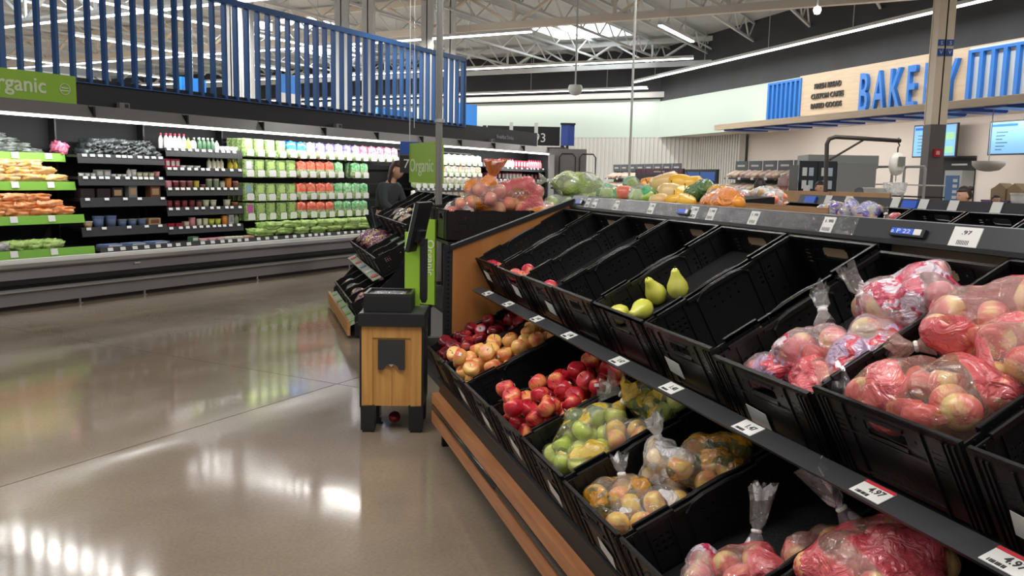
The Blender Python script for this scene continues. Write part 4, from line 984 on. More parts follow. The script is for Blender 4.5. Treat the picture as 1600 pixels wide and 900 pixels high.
bag('tall crumpled clear apple bag in the middle of the sixth lower crate', 'bag of apples', c5 @ T((.14, .28, U)) @ RZ(.3), 'gold', 'white', (.09, .08, .085), .036, 7, g2, ((-.02, .02, .15), (-.1, .3, .9), 'clear', (.08, .05)))
bag('dark amber printed apple bag at the back of the sixth lower crate', 'bag of apples', c5 @ T((.25, .37, U+.01)) @ RZ(.8), 'gold', 'amber', (.14, .10, .07), .037, 8, g2)
bag('clear pink apple bag with upright knotted top in the seventh lower crate', 'bag of apples', c6b @ T((.25, .20, U)) @ RZ(.6), 'pinkbag', 'coral2', (.11, .10, .055), .037, 8, g2, ((.0, .08, .072), (.1, .7, .8), 'clear', (.125, .05)))
bag('red printed apple bag low at the front of the seventh lower crate', 'bag of apples', c6b @ T((.18, .10, U)) @ RZ(-.4), 'pinkbag', 'pinkflower', (.10, .08, .045), .036, 5, g2)
bag('yellow red apples in crimson banded bag at the back, seventh lower crate', 'bag of apples', c6b @ T((.32, .34, U)) @ RZ(1.2), 'peach', 'coral', (.10, .07, .05), .036, 5, g2)
bag('large apple bag with broad coral print and clear peak, eighth lower crate', 'bag of apples', c7b @ T((.12, .36, U+.03)) @ RZ(.3), 'pinkbag', 'coral', (.16, .14, .085), .037, 14, g2, ((-.10, .06, .14), (-.5, .1, 1), 'clear', (.12, .06)))
bag('clear apple bag in front of the large coral one, eighth lower crate', 'bag of apples', c7b @ T((.10, .17, U)) @ RZ(-.2), 'gold', 'clear', (.09, .10, .05), .036, 6, g2)
fill(botM[7], 'gold', 'golden apple', 2, .28, .39, .40, .55, .038, 29, 'loose golden apples in the eighth lower crate', 'the eighth lower crate', w0=-.15)

# ------------------------------------------------------------------ weighing kiosk
KP = (-.69, 4.85); KA = math.atan2(-KP[0], KP[1])
KM = T((KP[0], KP[1], 0)) @ RZ(.03)
kk = root('scale_kiosk', 'pine weighing kiosk with black top, tray and black feet standing on the aisle floor', 'kiosk', KM)
KW = .185; KD = .34
def kb_(name, m, *b): return MB().box(*b).build(name, m, kk)
for x in (-KW+.005, KW-.085):
    MB().box(x, x+.08, .0, .09, .015, .165).box(x+.01, x+.07, .01, .08, 0, .015).build('foot', BLK2, kk)
    MB().box(x, x+.08, KD-.09, KD, .015, .165).box(x+.01, x+.07, KD-.08, KD-.01, 0, .015).build('foot', BLK2, kk)
FW = KW-.012
kb_('cabinet_core', mat('kiosk_core', (.06, .05, .045), .5), -FW+.004, FW-.004, .022, KD, .16, .63)
kb_('left_stile', WOODK, -FW, -FW+.062, -.0, .022, .16, .635)
kb_('right_stile', WOODK, FW-.062, FW, -.0, .022, .16, .635)
kb_('top_stile', WOODK, -FW+.062, FW-.062, .002, .022, .565, .635)
for x0, x1 in ((-FW+.062, -.001), (.001, FW-.062)): kb_('door_plank', WOODK, x0, x1, .010, .022, .16, .565)
for x0, x1 in ((-KW, -FW), (FW, KW)): kb_('side_panel', BLK2, x0, x1, .005, KD, .15, .63)
MB().prism([(-.077, .555), (.077, .555), (.077, .38), (.045, .38), (.035, .40), (.018, .412), (-.018, .412), (-.035, .40), (-.045, .38), (-.077, .38)], -.012, .01, 'y').build('receipt_hatch', mat('hatch_charcoal', (.03, .03, .032), .5), kk)
MB().prism([(-.015, .412), (.015, .412), (0, .397)], -.013, .008, 'y').build('hatch_notch', GRL, kk)
kb_('counter_top', BLK2, -KW-.005, KW+.005, -.02, KD+.02, .635, .705)
kb_('counter_surface', DKG, -KW, KW, -.01, KD+.01, .705, .709)
MB().box(-.165, .11, .03, .29, .712, .80).build('scale_body', BLK, kk)
tr = MB(); holewall(tr, .275, .26, [(.014, .261, .014, .246)], .018, T((-.165, .03, .80))); tr.box(-.151, .096, .044, .276, .80, .803).build('tray_rim', mat('tray_plastic', (.02, .02, .022), .3), kk)
MB().box(-.12, .07, .07, .25, .803, .808).build('tray_plate', mat('tray_metal', (.18, .18, .18), .25, metal=.8), kk)
# green sign board and price computer on a mast
kb_('green_side_panel', GREEN, .045, .138, .30, .32, .709, 1.16)
MB().prism([(.138, .76), (.15, .73), (.175, .73), (.182, .75), (.182, 1.12), (.155, 1.12), (.138, 1.12)], .29, .33, 'y').build('black_mast', BLK2, kk)
kb_('mast_arm', BLK2, .085, .16, .28, .33, 1.085, 1.12)
sm = root('price_screen', 'slanted touch screen on black arm above the weighing kiosk, seen edge on', 'screen', KM @ T((.10, .29, 1.05)) @ RZ(-.25))
MB().box(-.012, .012, -.13, .13, 0, .30, RY(.22)).build('screen_shell', BLK2, sm)
MB().box(-.018, -.0125, -.12, .12, .012, .288, RY(.22)).build('glass_panel', mat('pale_screen', (.45, .6, .5), .15, emit=.25), sm)
MB().box(.012, .035, -.06, .06, .06, .13, RY(.22)).build('screen_hinge', BLK2, sm)
# wires / socket boxes by the pole foot
# tall green Organic board behind the kiosk (two boards on one post)
def orgboard(name, label, c0, c1, txt, vertical=False):
    a = Vector(c0); b = Vector(c1); d = Vector((b.x-a.x, b.y-a.y, 0)); L = d.length
    z0, z1 = sorted((a.z, b.z)); M = facing(a.x, a.y, z0, d.x, d.y); r = root(name, label, 'sign', M)
    MB().box(0, L, 0, z1-z0, -.012, .012).build('board', GREEN, r)
    if vertical: text('lettering', txt, L*.62, .002, CREAM, r, T((L*.72, (z1-z0)*.55, .014)) @ RZ(-PI/2), .001)
    else: text('lettering', txt, L*.235, .002, CREAM, r, T((L*.40, (z1-z0)*.42, .014)), .001)
    return r
# far piece of the screen sits beyond the crates
ob = orgboard('organic_sign', 'green hanging Organic sign board partly behind the grey pole', (-1.077,8.900,1.427), (-0.684,8.200,1.825), 'Organic')
bo = (-1.077,8.900,1.427)
MB().bar((.1, .55, 0), (.1, 5.2, 0), .006).build('hanging_wire', STEEL, ob)
o2 = orgboard('organic_sign', 'green upright Organic sign board with vertical lettering beside the pole', (-0.669,6.100,0.583), (-0.549,6.050,1.193), 'Organic', True)
MB().bar((.02, -.72, -.02), (.02, .0, -.02), .02).build('sign_leg', DKG, o2)
a_ = Vector((-1.190,8.950,1.714)); b_ = Vector((-1.041,8.800,1.842))
r = root('blue_price_sign', 'small dark blue sign above black price board left of the hanging green sign', 'sign', T((a_.x, a_.y, a_.z)))
MB().box(0, .2, -.01, .01, 0, .13).build('blue_panel', BLUS, r); MB().box(.0, .25, -.01, .01, -.19, -.01).build('black_panel', BLK2, r)
text('price_print', '78', .13, .002, PAPER, r, facing(.1, -.013, -.1, 1, 0))
MB().bar((.1, 0, .13), (.1, 0, 4.2), .008).build('hanging_wire', STEEL, r)

# ------------------------------------------------------------------ organic stand (beyond the kiosk)
OS = 3.3
og2 = root('organic_stand', 'three tier produce stand with pine front beyond the kiosk', 'display stand', MD)
def ob_(name, m, *b): return MB().box(*b).build(name, m, og2)
OX0, OX1 = -OS-2.13, -OS
ob_('rear_panel', BLK2, OX0, OX1, .75, .78, 0, 1.3)
for x in (OX0, OX1-.02): MB().prism([(-.28, .02), (-.28, .2), (.1, .62), (.28, .95), (.75, 1.28), (.75, .02)], x, x+.02, 'x').build('end_panel', BLK2, og2)
for i in range(2): ob_('front_plank', WOODK, OX0, OX1, -.345, -.32, .03+.065*i, .09+.065*i)
OTI = [(.19, 1.045, .5), (-.10, .74, .5), (-.31, .33, .45)]
for i, (t0, z0, a) in enumerate(OTI):
    MB().box(OX0, OX1, .0, .6, -.2, -.185, T((0, t0, z0)) @ RX(a)).build('sloping_shelf', BLK2, og2)
    MB().prism([(t0-.02, z0-.20), (t0+.06, z0-.165), (t0+.065, z0-.175), (t0-.015, z0-.212)], OX0, OX1, 'x').build('price_rail', mat('rail_sage', (.42, .5, .36), .5), og2)
    for j, x in enumerate((-.15, -.55, -1.0, -1.4, -1.9)):
        m_ = [RED, RED, PAPER, BLUS][(j+i) % 4] if i < 2 else LIPG
        MB().box(-.06, .06, -.035, .03, .0, .003).build('rail_card', m_, og2, T((OX1+x, t0+.02, z0-.178)) @ RX(.42))
grp = ['organic crates, top tier', 'organic crates, middle tier', 'organic crates, lowest tier']
OM = {}
for i, (t0, z0, a) in enumerate(OTI):
    for k in range((5, 5, 4)[i]):
        M = MD @ T((-OS-.42*(k+1)+.006, t0, z0)) @ RX(a) @ SCL(1, 1, .9); OM[i, k] = M
        crate(M, 'black crate, %s from near end, %s tier of organic stand' % (ORD[k], ('top', 'middle', 'lowest')[i]), grp[i])
G3 = 'bags on the organic stand'
f2 = -.17
bag('clear bag of potatoes with knotted top on the top organic tier', 'bag of potatoes', OM[0, 1] @ T((.22, .32, f2+.05)) @ RZ(.6), 'potato', 'clear', (.15, .12, .08), .034, 12, G3, ((.1, .1, .14), (.5, .4, .8), 'clear', (.09, .05)), sub=3)
bag('clear bag of sweet potatoes at the front of the top organic tier', 'bag of potatoes', OM[0, 1] @ T((.20, .12, f2+.04)), 'onion', 'clear', (.15, .11, .07), .034, 10, G3, sub=3)
bag('clear bag of potatoes second from the far end of the top organic tier', 'bag of potatoes', OM[0, 2] @ T((.22, .14, f2+.05)), 'potato', 'clear', (.15, .12, .07), .034, 10, G3, sub=3)
bag('pale orange bag at the far end of the top organic tier', 'bag of potatoes', OM[0, 3] @ T((.22, .16, f2+.02)), 'onion', 'clear', (.15, .12, .07), .034, 10, G3, sub=3)
apple_thing('potato', 'single round potato at the front of the nearest top organic crate', OM[0, 0] @ T((.12, .12, f2+.045)), None, .045, 'potato')
for k, (w_, fl_, kd) in enumerate((('pinkish tray bag', 'clear', 'onion'), ('pale tray bag', 'white', 'potato'))):
    for q in range(2):
        bag('%s %s, %s middle tier organic crate' % (w_, 'in front' if q == 0 else 'further back', ('nearest', 'second')[k]), 'bag of vegetables', OM[1, k] @ T((.13+.15*q, .14+.2*q, f2)), kd, fl_, (.07, .12, .045), .03, 6, G3, sub=3)
for q in range(6):
    bag('purple and orange printed bag, %s from near side, middle organic tier' % ORD[q], 'bag of vegetables', OM[1, 2+q//2] @ T((.12+.18*(q % 2), .2, f2+.06)), 'dark', 'purplef', (.10, .16, .07), .034, 8, G3, sub=3)
for k in range(4):
    fl_ = ('purplef', 'purplef', 'greenf', 'clear', 'white')[k]; kd = ('dark', 'dark', 'lime', 'potato', 'onion')[k]
    for q in range(2):
        bag('%s bag %s, %s crate of lowest organic tier' % (('purple', 'dark purple', 'green', 'tan', 'white')[k], 'in front' if q == 0 else 'behind', ORD[k]), 'bag of vegetables', OM[2, k] @ T((.2, .13+.24*q, f2+.02)), kd, fl_, (.16, .10, .06), .032, 8, G3, sub=3)

# ------------------------------------------------------------------ end fixture with grapefruit and bagged greens behind the wood panel
ef = root('end_fixture', 'black end fixture behind the wood panel carrying the grapefruit crate', 'display stand', MD)
MB().box(-2.6, -1.12, .1, .9, 0, .12).build('base', BLK2, ef)
for x in (-2.55, -1.16):
    for y in (.12, .85): MB().box(x, x+.04, y, y+.04, .1, 1.04).build('post', BLK2, ef)
MB().box(-2.6, -1.12, .1, .9, 1.04, 1.06).build('shelf', BLK2, ef); MB().box(-2.6, -1.12, .1, .9, .55, .57).build('shelf', BLK2, ef)
MB().box(-1.14, -1.12, .12, .9, .12, 1.04).build('end_sheet', BLK, ef)
# crates with their long side towards the viewer
def sidecrate(x, y, z, label, grp): return crate(MD @ T((x, y, z)) @ RZ(PI/2) @ T((0, -.0, 0)), label, grp)
for i, (x, y, z, lb) in enumerate(((-1.1, .09, 1.275, 'black crate with long side forward under the grapefruit bags'), (-1.53, .09, 1.275, 'black crate behind the grapefruit crate'), (-1.1, .69, 1.275, 'black crate beside the grapefruit crate under the bagged lettuce'), (-1.53, .69, 1.275, 'black crate behind the bagged lettuce'), (-1.96, .09, 1.275, 'third black crate back on the end fixture'))):
    crate(MD @ T((x-.41, y, z)), lb, 'crates on the end fixture')
MB().box(-2.6, -1.12, .9, 1.45, 0, 1.06).build('side_block', BLK, ef)
def GM(px, t=0): return None
EF = lambda s, t, z: MD @ T((-s, t, z))
g4 = 'grapefruit bags on the end fixture'
bag('grapefruit bag with orange label and long upright tail', 'bag of grapefruit', EF(1.32, .40, 1.21) @ RZ(1.3), 'grapefruit', 'orangef', (.16, .16, .16), .05, 14, g4, ((.05, .0, .26), (.1, -.75, .7), 'orangef', (.20, .06)), sub=4)
bag('round clear bag of pink grapefruit right of the tall tailed bag', 'bag of grapefruit', EF(1.32, .66, 1.21) @ RZ(1.3), 'grapefruit', 'coral2', (.19, .16, .155), .05, 16, g4, sub=4)
bag('low grapefruit bag spilling at the left end of the grapefruit crate', 'bag of grapefruit', EF(1.29, .22, 1.19), 'grapefruit', 'clear', (.11, .12, .09), .046, 7, g4)
bag('grapefruit bag with orange print at the right end of the crate', 'bag of grapefruit', EF(1.25, .78, 1.19) @ RZ(1.2), 'orange', 'orangef', (.13, .13, .08), .046, 7, g4)
g5 = 'bagged greens on the end fixture'
bag('upper long bag of green lettuce with green label', 'bag of lettuce', EF(1.4, 1.12, 1.38) @ RZ(1.3), 'lime', 'lettucef', (.22, .11, .085), .055, 7, g5, ((-.2, -.02, .1), (-1, -.1, .2), 'greenf', (.08, .04)))
bag('lower bag of green lettuce with emerald label next to the grapefruit', 'bag of lettuce', EF(1.3, .97, 1.22) @ RZ(1.3), 'lime', 'greenf', (.14, .12, .085), .055, 6, g5)
bag('wide bag of green apples under the upper lettuce bag', 'bag of lettuce', EF(1.3, 1.18, 1.24) @ RZ(1.3), 'lime', 'lettucef', (.15, .13, .085), .055, 6, g5)
# ------------------------------------------------------------------ rear side of the stand: melons, oranges, bagged greens
rt_ = root('rear_produce_table', 'long black produce table behind the apple stand piled with melons and greens', 'display stand', MD)
MB().box(-1.0, .24, .80, 1.75, 1.16, 1.2).build('table_top', BLK2, rt_)
MB().box(-.98, .22, .82, 1.72, 0, 1.16).build('table_body', BLK2, rt_)
MB().box(-1.0, .24, .80, .815, 1.2, 1.30).build('front_lip', BLK2, rt_)
def RT(p, dz=0): return MD @ T((p[0], p[1], p[2]+dz))
def fruit_at(p, r, kind, label, cat, grp): 
    return apple_thing(kind, label, MD @ T(p) @ rrot(random.Random(hash(label) % 1000 if False else len(label)), .4), grp, r, cat)
g6 = 'melons and citrus on the rear table'
FR = [((-0.336,1.300,1.477), .098, 'melon', 'largest pale melon on top of the rear table pile', 'melon'), ((-0.076,1.200,1.419), .082, 'melon', 'round pale melon in front of the largest one', 'melon'),
      ((-0.668,1.350,1.419), .085, 'melon', 'pale melon left of the pile, partly behind lettuce', 'melon'), ((0.087,1.050,1.378), .06, 'melon', 'small pale melon low at the ledge', 'melon'),
      ((-0.238,1.350,1.471), .085, 'squash', 'yellow melon touching the largest pale melon', 'melon'), ((-0.209,1.400,1.469), .085, 'squash', 'yellow melon right of the touching one', 'melon'), ((-0.004,1.250,1.414), .07, 'squash', 'yellow melon low in the middle', 'melon'),
      ((0.191,1.100,1.385), .06, 'squash', 'yellow fruit low by the ledge, left one', 'melon'), ((0.309,1.100,1.386), .055, 'squash', 'yellow fruit low by the ledge, right one', 'melon'),
      ((-1.004,1.500,1.485), .05, 'orange', 'orange fruit behind the bagged lettuce', 'orange'), ((-0.927,1.450,1.450), .045, 'orange', 'orange fruit just below the other orange', 'orange'), ((-0.732,1.200,1.407), .065, 'grapefruit', 'lone grapefruit left of the melons', 'grapefruit'),
      ((0.285,1.300,1.415), .06, 'orange', 'orange fruit among the bags right of the yellow melons', 'orange')]
for p, r, k, lb, cat in FR: fruit_at(p, r, k, lb, cat, g6)
# heap below the fruit (boxes they rest on)
MB().prism([(.82, 1.2), (.82, 1.29), (1.15, 1.37), (1.7, 1.42), (1.7, 1.2)], -1.0, .24, 'x').build('sloping_riser', mat('matt_black', (.01, .01, .01), .9), rt_)
g7 = 'bagged greens on the rear table'
def bagat(px, label, kind, fl_, size, r, n, neck=None, rz=0, cat='bag of greens'):
    return bag(label, cat, MD @ T((px[0], px[1], px[2]-size[2])) @ RZ(rz), kind, fl_, size, r, n, g7, neck, sub=3)
bagat((-1.496,1.350,1.405), 'green and white bag of greens left of the thin rod', 'lime', 'greenf', (.13, .12, .075), .05, 6)
bagat((-0.806,1.150,1.396), 'emerald printed bag of greens at the left end of the ledge', 'lime', 'greenf', (.12, .1, .06), .045, 6)
bagat((-1.008,1.400,1.461), 'upright clear bag with green label in front of the oranges', 'lime', 'greenf', (.10, .08, .07), .045, 4)
bagat((-0.229,1.100,1.398), 'flat bag of green lettuce with green label left of the melons', 'lime', 'greenf', (.19, .1, .05), .045, 7)
bagat((0.084,1.300,1.439), 'green net bag right of the yellow melons', 'lime', 'net', (.10, .09, .075), .045, 5)
bagat((0.041,1.450,1.429), 'bag with green and orange print before the blue price sign', 'orange', 'greenf', (.09, .08, .08), .045, 4)
bagat((0.379,1.300,1.421), 'orange net bag right of the green net bag', 'orange', 'netorange', (.09, .09, .06), .045, 5)
bagat((0.850,1.000,1.399), 'flat orange bag low at the ledge before the cardboard bin', 'orange', 'orangef', (.16, .08, .035), .035, 6)
# cardboard bin with clear bags
def bin_(label, c, w_, d_, z0, z1, rz=0):
    r = root('cardboard_bin', label, 'cardboard box', MD @ T(c) @ RZ(rz), 'cardboard bins')
    for nm, b in (('front_flap', (-w_, w_, -d_, -d_+.012, z0, z1)), ('back_flap', (-w_, w_, d_-.012, d_, z0, z1)), ('side_flap', (-w_, -w_+.012, -d_, d_, z0, z1)), ('side_flap', (w_-.012, w_, -d_, d_, z0, z1))): MB().box(*b).build(nm, CARD, r)
    MB().box(-w_, w_, -d_, d_, z0, z0+.03).build('bin_base', CARD, r); return r
bin_('long brown cardboard bin directly behind the sign ledge', (.60, 1.25, 0), .355, .28, .02, 1.385)
b1 = Vector((-1.943,3.100,1.311))
bin_('brown cardboard bin of bagged onions behind the ledge', (b1.x, 3.1, 0), .42, .30, .15, b1.z+.01)
MB().box(-.42, .42, -.35, .35, .0, .15).build('pallet', CARD, None, MD @ T((b1.x, 2.5, 0))) if False else None
rp_ = root('pallet', 'wooden pallet under the cardboard bin', 'pallet', MD @ T((b1.x, 3.1, 0)))
for i in range(5): MB().box(-.42+i*.17, -.28+i*.17, -.35, .35, .12, .148).build('plank', WOODK, rp_)
for y in (-.33, 0, .27): MB().box(-.42, .42, y, y+.06, 0, .12).build('runner', WOODK, rp_)
MB().lathe([(.05, 0), (.05, .004), (.03, .004)], 14, T((.12, -.302, b1.z-.03)) @ RX(PI/2)).build('logo_print', mat('card_print', (.25, .14, .05), .8), b1 and [o for o in bpy.data.objects if o.name.startswith('cardboard_bin')][1])
for i, (dx, dz, kd, fl_) in enumerate(((-.25, .05, 'pink', 'white'), (0, .08, 'grapefruit', 'white'), (.25, .03, 'grapefruit', 'clear'), (-.1, .10, 'potato', 'white'))):
    bag('pale pink clear bag, %s from the left in the cardboard bin' % ORD[i], 'bag of onions', MD @ T((b1.x+dx, 3.0+.12*(i % 2), b1.z-.08+dz)), kd, fl_, (.14, .12, .07), .04, 7, 'bags in the cardboard bin', sub=3)
b2 = Vector((-2.924,4.200,1.402))
bin_('second cardboard bin further back left of the hanging scale post', (b2.x, 4.5, 0), .42, .35, .02, b2.z+.02)
# ------------------------------------------------------------------ second stand across the aisle
s2 = root('far_stand', 'black produce stand across the aisle with a second row of crates and tagged ledge', 'display stand', MD)
x0, x1 = -1.1, 3.0
MB().box(x0, x1, 2.2, 2.8, 0, .12).build('base', BLK2, s2); MB().box(x0, x1, 2.78, 2.80, .12, 1.36).build('back_panel', BLK2, s2)
MB().box(x0, x1, 0, .62, -.228, -.21, T((0, 2.19, 1.085)) @ RX(TA)).build('sloping_shelf', BLK2, s2)
MB().prism([(2.76, 1.350), (2.785, 1.418), (2.9, 1.41), (2.9, 1.395), (2.8, 1.395), (2.775, 1.345)], x0+.05, x1, 'x').build('sign_ledge', lm, s2)
MB().box(x0-.02, x0, 2.2, 2.8, .12, 1.3).build('end_panel', BLK2, s2)
for i, x in enumerate((-.705, -.487, -.035, .204, .438, .744, 1.1, 1.4)):
    MB().box(-.035, .035, -.04, .035, 0, .003).build('price_tag', PAPER, s2, T((x, 2.772, 1.386)) @ RX(1.22))
for x in (-.9, .097): MB().box(-.06, .06, -.03, .02, 0, .012).build('digital_shelf_label', mat('label_blue', (.03, .13, .75), .4), s2, T((x, 2.772, 1.386)) @ RX(1.22))
for k in range(9):
    crate(MD @ T((x0+.05+k*SP, 2.19, 1.085)) @ RX(TA), 'black crate, %s from the left on the stand across the aisle' % ORD[k], 'crates on the stand across the aisle')
c_ = MD @ T((x0+.05+1*SP, 2.19, 1.085)) @ RX(TA)
for i in range(3):
    bag('white and violet printed bag, %s from the left on the far stand' % ORD[i], 'bag of garlic', c_ @ T((.22+.17*i, .46, -.05)) , 'potato', 'violet', (.10, .10, .07), .03, 8, 'violet bags on the far stand', sub=3)
bag('pink knotted apple bag right of the violet bags', 'bag of apples', c_ @ T((.72, .47, -.10)), 'pinkbag', 'coral2', (.07, .08, .05), .03, 5, None, ((0, 0, .1), (0, .1, 1), 'clear', (.06, .03)), sub=3)

# ------------------------------------------------------------------ hanging scale on its arm
HX = Vector((3.271,9.000,1.416)); HT = Vector((3.244,9.000,1.912)); HA = Vector((3.325,9.000,1.986)); HE = Vector((4.006,9.000,1.960)); HB = Vector((3.282,9.000,1.748)); HC = Vector((3.639,9.000,1.972))
hp = root('scale_post', 'dark steel post with long curved arm and brace above the far stand', 'post', T((HX.x, 9, 0)))
L_ = lambda v: (v.x-HX.x, v.y-9, v.z)
MB().tube([(0, 0, 0), (0, 0, 1.2), L_(HT), (L_(HT)[0]+.02, 0, L_(HT)[2]+.05), L_(HA), L_(HE)], .022, 10).build('bent_tube', mat('bronze_tube', (.06, .05, .045), .4, metal=.5), hp, None, True)
MB().tube([L_(HB), L_(HC)], .011, 8).build('brace', MATS['bronze_tube'], hp)
MB().lathe([(.12, 0), (.12, .02), (.03, .03)], 14).build('base_flange', BLK2, hp)
hs = root('hanging_scale', 'white egg shaped hanging scale with grey display hooked on the curved arm', 'scale', T((HE.x-.02, 9, HE.z)))
MB().tube([(0, 0, .03), (.0, 0, -.02), (.015, 0, -.05), (0, 0, -.07), (0, 0, -.14)], .007, 6).build('hook', BLK2, hs)
body = Matrix.Translation((0, 0, -.24)) @ RZ(.35)
MB().lathe([(.01, .12), (.05, .11), (.085, .06), (.095, 0), (.085, -.06), (.06, -.105), (.01, -.12)], 20, body @ SCL(1, .6, 1)).build('casing', mat('scale_white', (.72, .70, .64), .35), hs, None, True)
MB().box(-.04, .045, -.068, -.058, -.02, .075, body).build('display', mat('scale_display', (.16, .17, .15), .3), hs)
MB().box(-.03, .03, -.068, -.056, -.075, -.06, body).build('maker_strip', GRL, hs)
MB().tube([(0, 0, -.36), (0, 0, -.42)], .006, 6).build('lower_hook', STEEL, hs)
MB().lathe([(.07, -.55), (.10, -.52), (.115, -.43), (.12, -.43), (.105, -.53), (.07, -.56)], 16).build('weighing_pan', film('pan_clear', (.8, .8, .8), .5, .4, 8), hs)
# ------------------------------------------------------------------ bakery zone
def at(p, z=0): return T((p[0], p[1], z))
FZ = (5.077,13.500,1.377)
fz = root('glass_door_fridge', 'grey upright fridge with two dark glass doors below the bakery sign', 'fridge', at(FZ) @ RZ(-.1))
fw = .57; fh = (5.037,13.500,1.953)[2]
MB().box(-.02, fw, 0, .8, .05, fh-.12).build('side_body', mat('fridge_grey', (.27, .28, .28), .45), fz)
MB().box(-.58, -.02, .05, .8, .05, fh-.16).build('door_cavity', BLK2, fz)
MB().box(-.46, fw+.04, .05, .8, fh-.2, fh).build('head_casing', mat('fridge_head', (.30, .32, .32), .4), fz)
for x0_, x1_ in ((-.6, -.32), (-.31, -.03)):
    d_ = MB().box(x0_, x1_, .0, .05, .1, fh-.1).build('glass_door', mat('dark_glass', (.015, .022, .028), .08), fz)
    for z in (.95, 1.2, 1.42, 1.62):
        for q in range(2): MB().box(x0_+.05+q*.1, x0_+.12+q*.1, -.006, .0, z, z+.13).build('pack_inside', [PAPER, mat('cool_white', (.5, .6, .68), .5)][q], d_)
MB().box(-.52, -.42, -.012, .0, fh-.62, fh-.48).build('notice', PAPER, fz)
def person(label, M, h=1.65, shirt=(.05, .05, .06), hair=(.03, .02, .015), bend=0, arms='down', yaw=0, hairlen=0, cap=None, bun=False, skin=None, trousers=(.03, .035, .05), group=None):
    k = h/1.7; sk = skin or SKIN
    r = root('person', label, 'person', M, group)
    Bf = Matrix.Translation((0, 0, .95)) @ RX(bend) @ Matrix.Translation((0, 0, -.95))   # bend forward (towards -y)
    def ch(segs, rad, name, m, closed=True):
        me = bpy.data.meshes.new(name); bm = bmesh.new(); vv = {}
        def V_(key, p): 
            if key not in vv: vv[key] = bm.verts.new(p)
            return vv[key]
        order = []
        for chain in segs:
            prev = None
            for key, p in chain:
                if key not in vv: order.append(key)
                v = V_(key, Vector(p)*k)
                if prev is not None and prev != v and not bm.edges.get((prev, v)): bm.edges.new((prev, v))
                prev = v
        bm.to_mesh(me); bm.free(); o = bpy.data.objects.new(name, me); COL.objects.link(o)
        sm_ = o.modifiers.new('s', 'SKIN'); sm_.use_smooth_shade = True
        for i, key in enumerate(order): me.skin_vertices[0].data[i].radius = (rad[key][0]*k, rad[key][1]*k)
        me.skin_vertices[0].data[0].use_root = True
        ss = o.modifiers.new('u', 'SUBSURF'); ss.levels = 1
        dg = bpy.context.evaluated_depsgraph_get(); me2 = bpy.data.meshes.new_from_object(o.evaluated_get(dg)); bpy.data.objects.remove(o); me2.materials.clear(); me2.materials.append(m)
        me2.name = name; me2.polygons.foreach_set('use_smooth', [True]*len(me2.polygons)); return me2
    b = lambda x, y, z: tuple(Bf @ Vector((x, y, z)))
    if arms == 'reach': arm = lambda s: [(('sh', s), b(s*.17, 0, 1.36)), (('el', s), b(s*.25, -.12, 1.16)), (('wr', s), b(s*.17, -.36, 1.10))]
    elif arms == 'work': arm = lambda s: [(('sh', s), b(s*.17, 0, 1.36)), (('el', s), b(s*.24, -.02, 1.10)), (('wr', s), b(s*.12, -.24, 1.08))]
    else: arm = lambda s: [(('sh', s), b(s*.18, 0, 1.36)), (('el', s), b(s*.24, .02, 1.10)), (('wr', s), b(s*.25, -.05, .86))]
    R_ = {'pel': (.13, .10), 'wa': (.12, .09), 'chst': (.15, .10), 'nb': (.08, .07), 'nk': (.052, .055), 'hd': (.05, .05)}
    for s in (1, -1):
        R_['sh', s] = (.06, .06); R_['el', s] = (.042, .042); R_['wr', s] = (.028, .03); R_['hip', s] = (.085, .09); R_['kn', s] = (.058, .06); R_['an', s] = (.04, .042); R_['toe', s] = (.035, .03); R_['pa', s] = (.035, .02)
    torso = [('pel', (0, 0, .95)), ('wa', b(0, 0, 1.10)), ('chst', b(0, 0, 1.28)), ('nb', b(0, .01, 1.40)), ('nk', b(0, -.005, 1.46)), ('hd', b(0, -.02, 1.53))]
    segs = [torso]
    for s in (1, -1):
        a_ = arm(s); w1 = Vector(a_[2][1]); e1 = Vector(a_[1][1]); pa = w1 + (w1-e1).normalized()*.07
        segs.append([('chst', None)] [:0] + [('chst', torso[2][1])] + a_ + [(('pa', s), tuple(pa))])
        segs.append([('pel', (0, 0, .95)), (('hip', s), (s*.09, 0, .88)), (('kn', s), (s*.1, -.02, .5)), (('an', s), (s*.1, .03, .08)), (('toe', s), (s*.11, -.12, .035))])
    me = ch(segs, R_, 'body', sk)
    # head with nose, brow, chin, ears joined into the body mesh, fingers too
    bm = bmesh.new(); bm.from_mesh(me)
    hc = Vector(b(0, -.03, 1.60)); HR = Matrix.Translation(hc*k) @ RX(bend) @ RZ(yaw)
    res = bmesh.ops.create_uvsphere(bm, u_segments=20, v_segments=16, radius=1, matrix=Matrix.Identity(4))
    for v in res['verts']:
        p = v.co.copy(); x, y, z = p
        w_ = .074*(1-.18*max(0, -z)); d_ = .094; y2 = y*d_; 
        if y < 0: y2 += .018*math.exp(-((x/.16)**2) - ((z+.08)/.22)**2)*-1.1; y2 += .012*math.exp(-((abs(x)-.35)/.16)**2 - ((z-.08)/.12)**2); y2 -= .006*math.exp(-((x/.3)**2) - ((z+.5)/.12)**2)
        v.co = HR @ (Vector((x*w_, y2, z*.118))*k)
    for s in (1, -1):
        e_ = bmesh.ops.create_uvsphere(bm, u_segments=8, v_segments=6, radius=1, matrix=HR @ T((s*.075*k, .005*k, -.005*k)) @ SCL(.012*k, .02*k, .032*k))
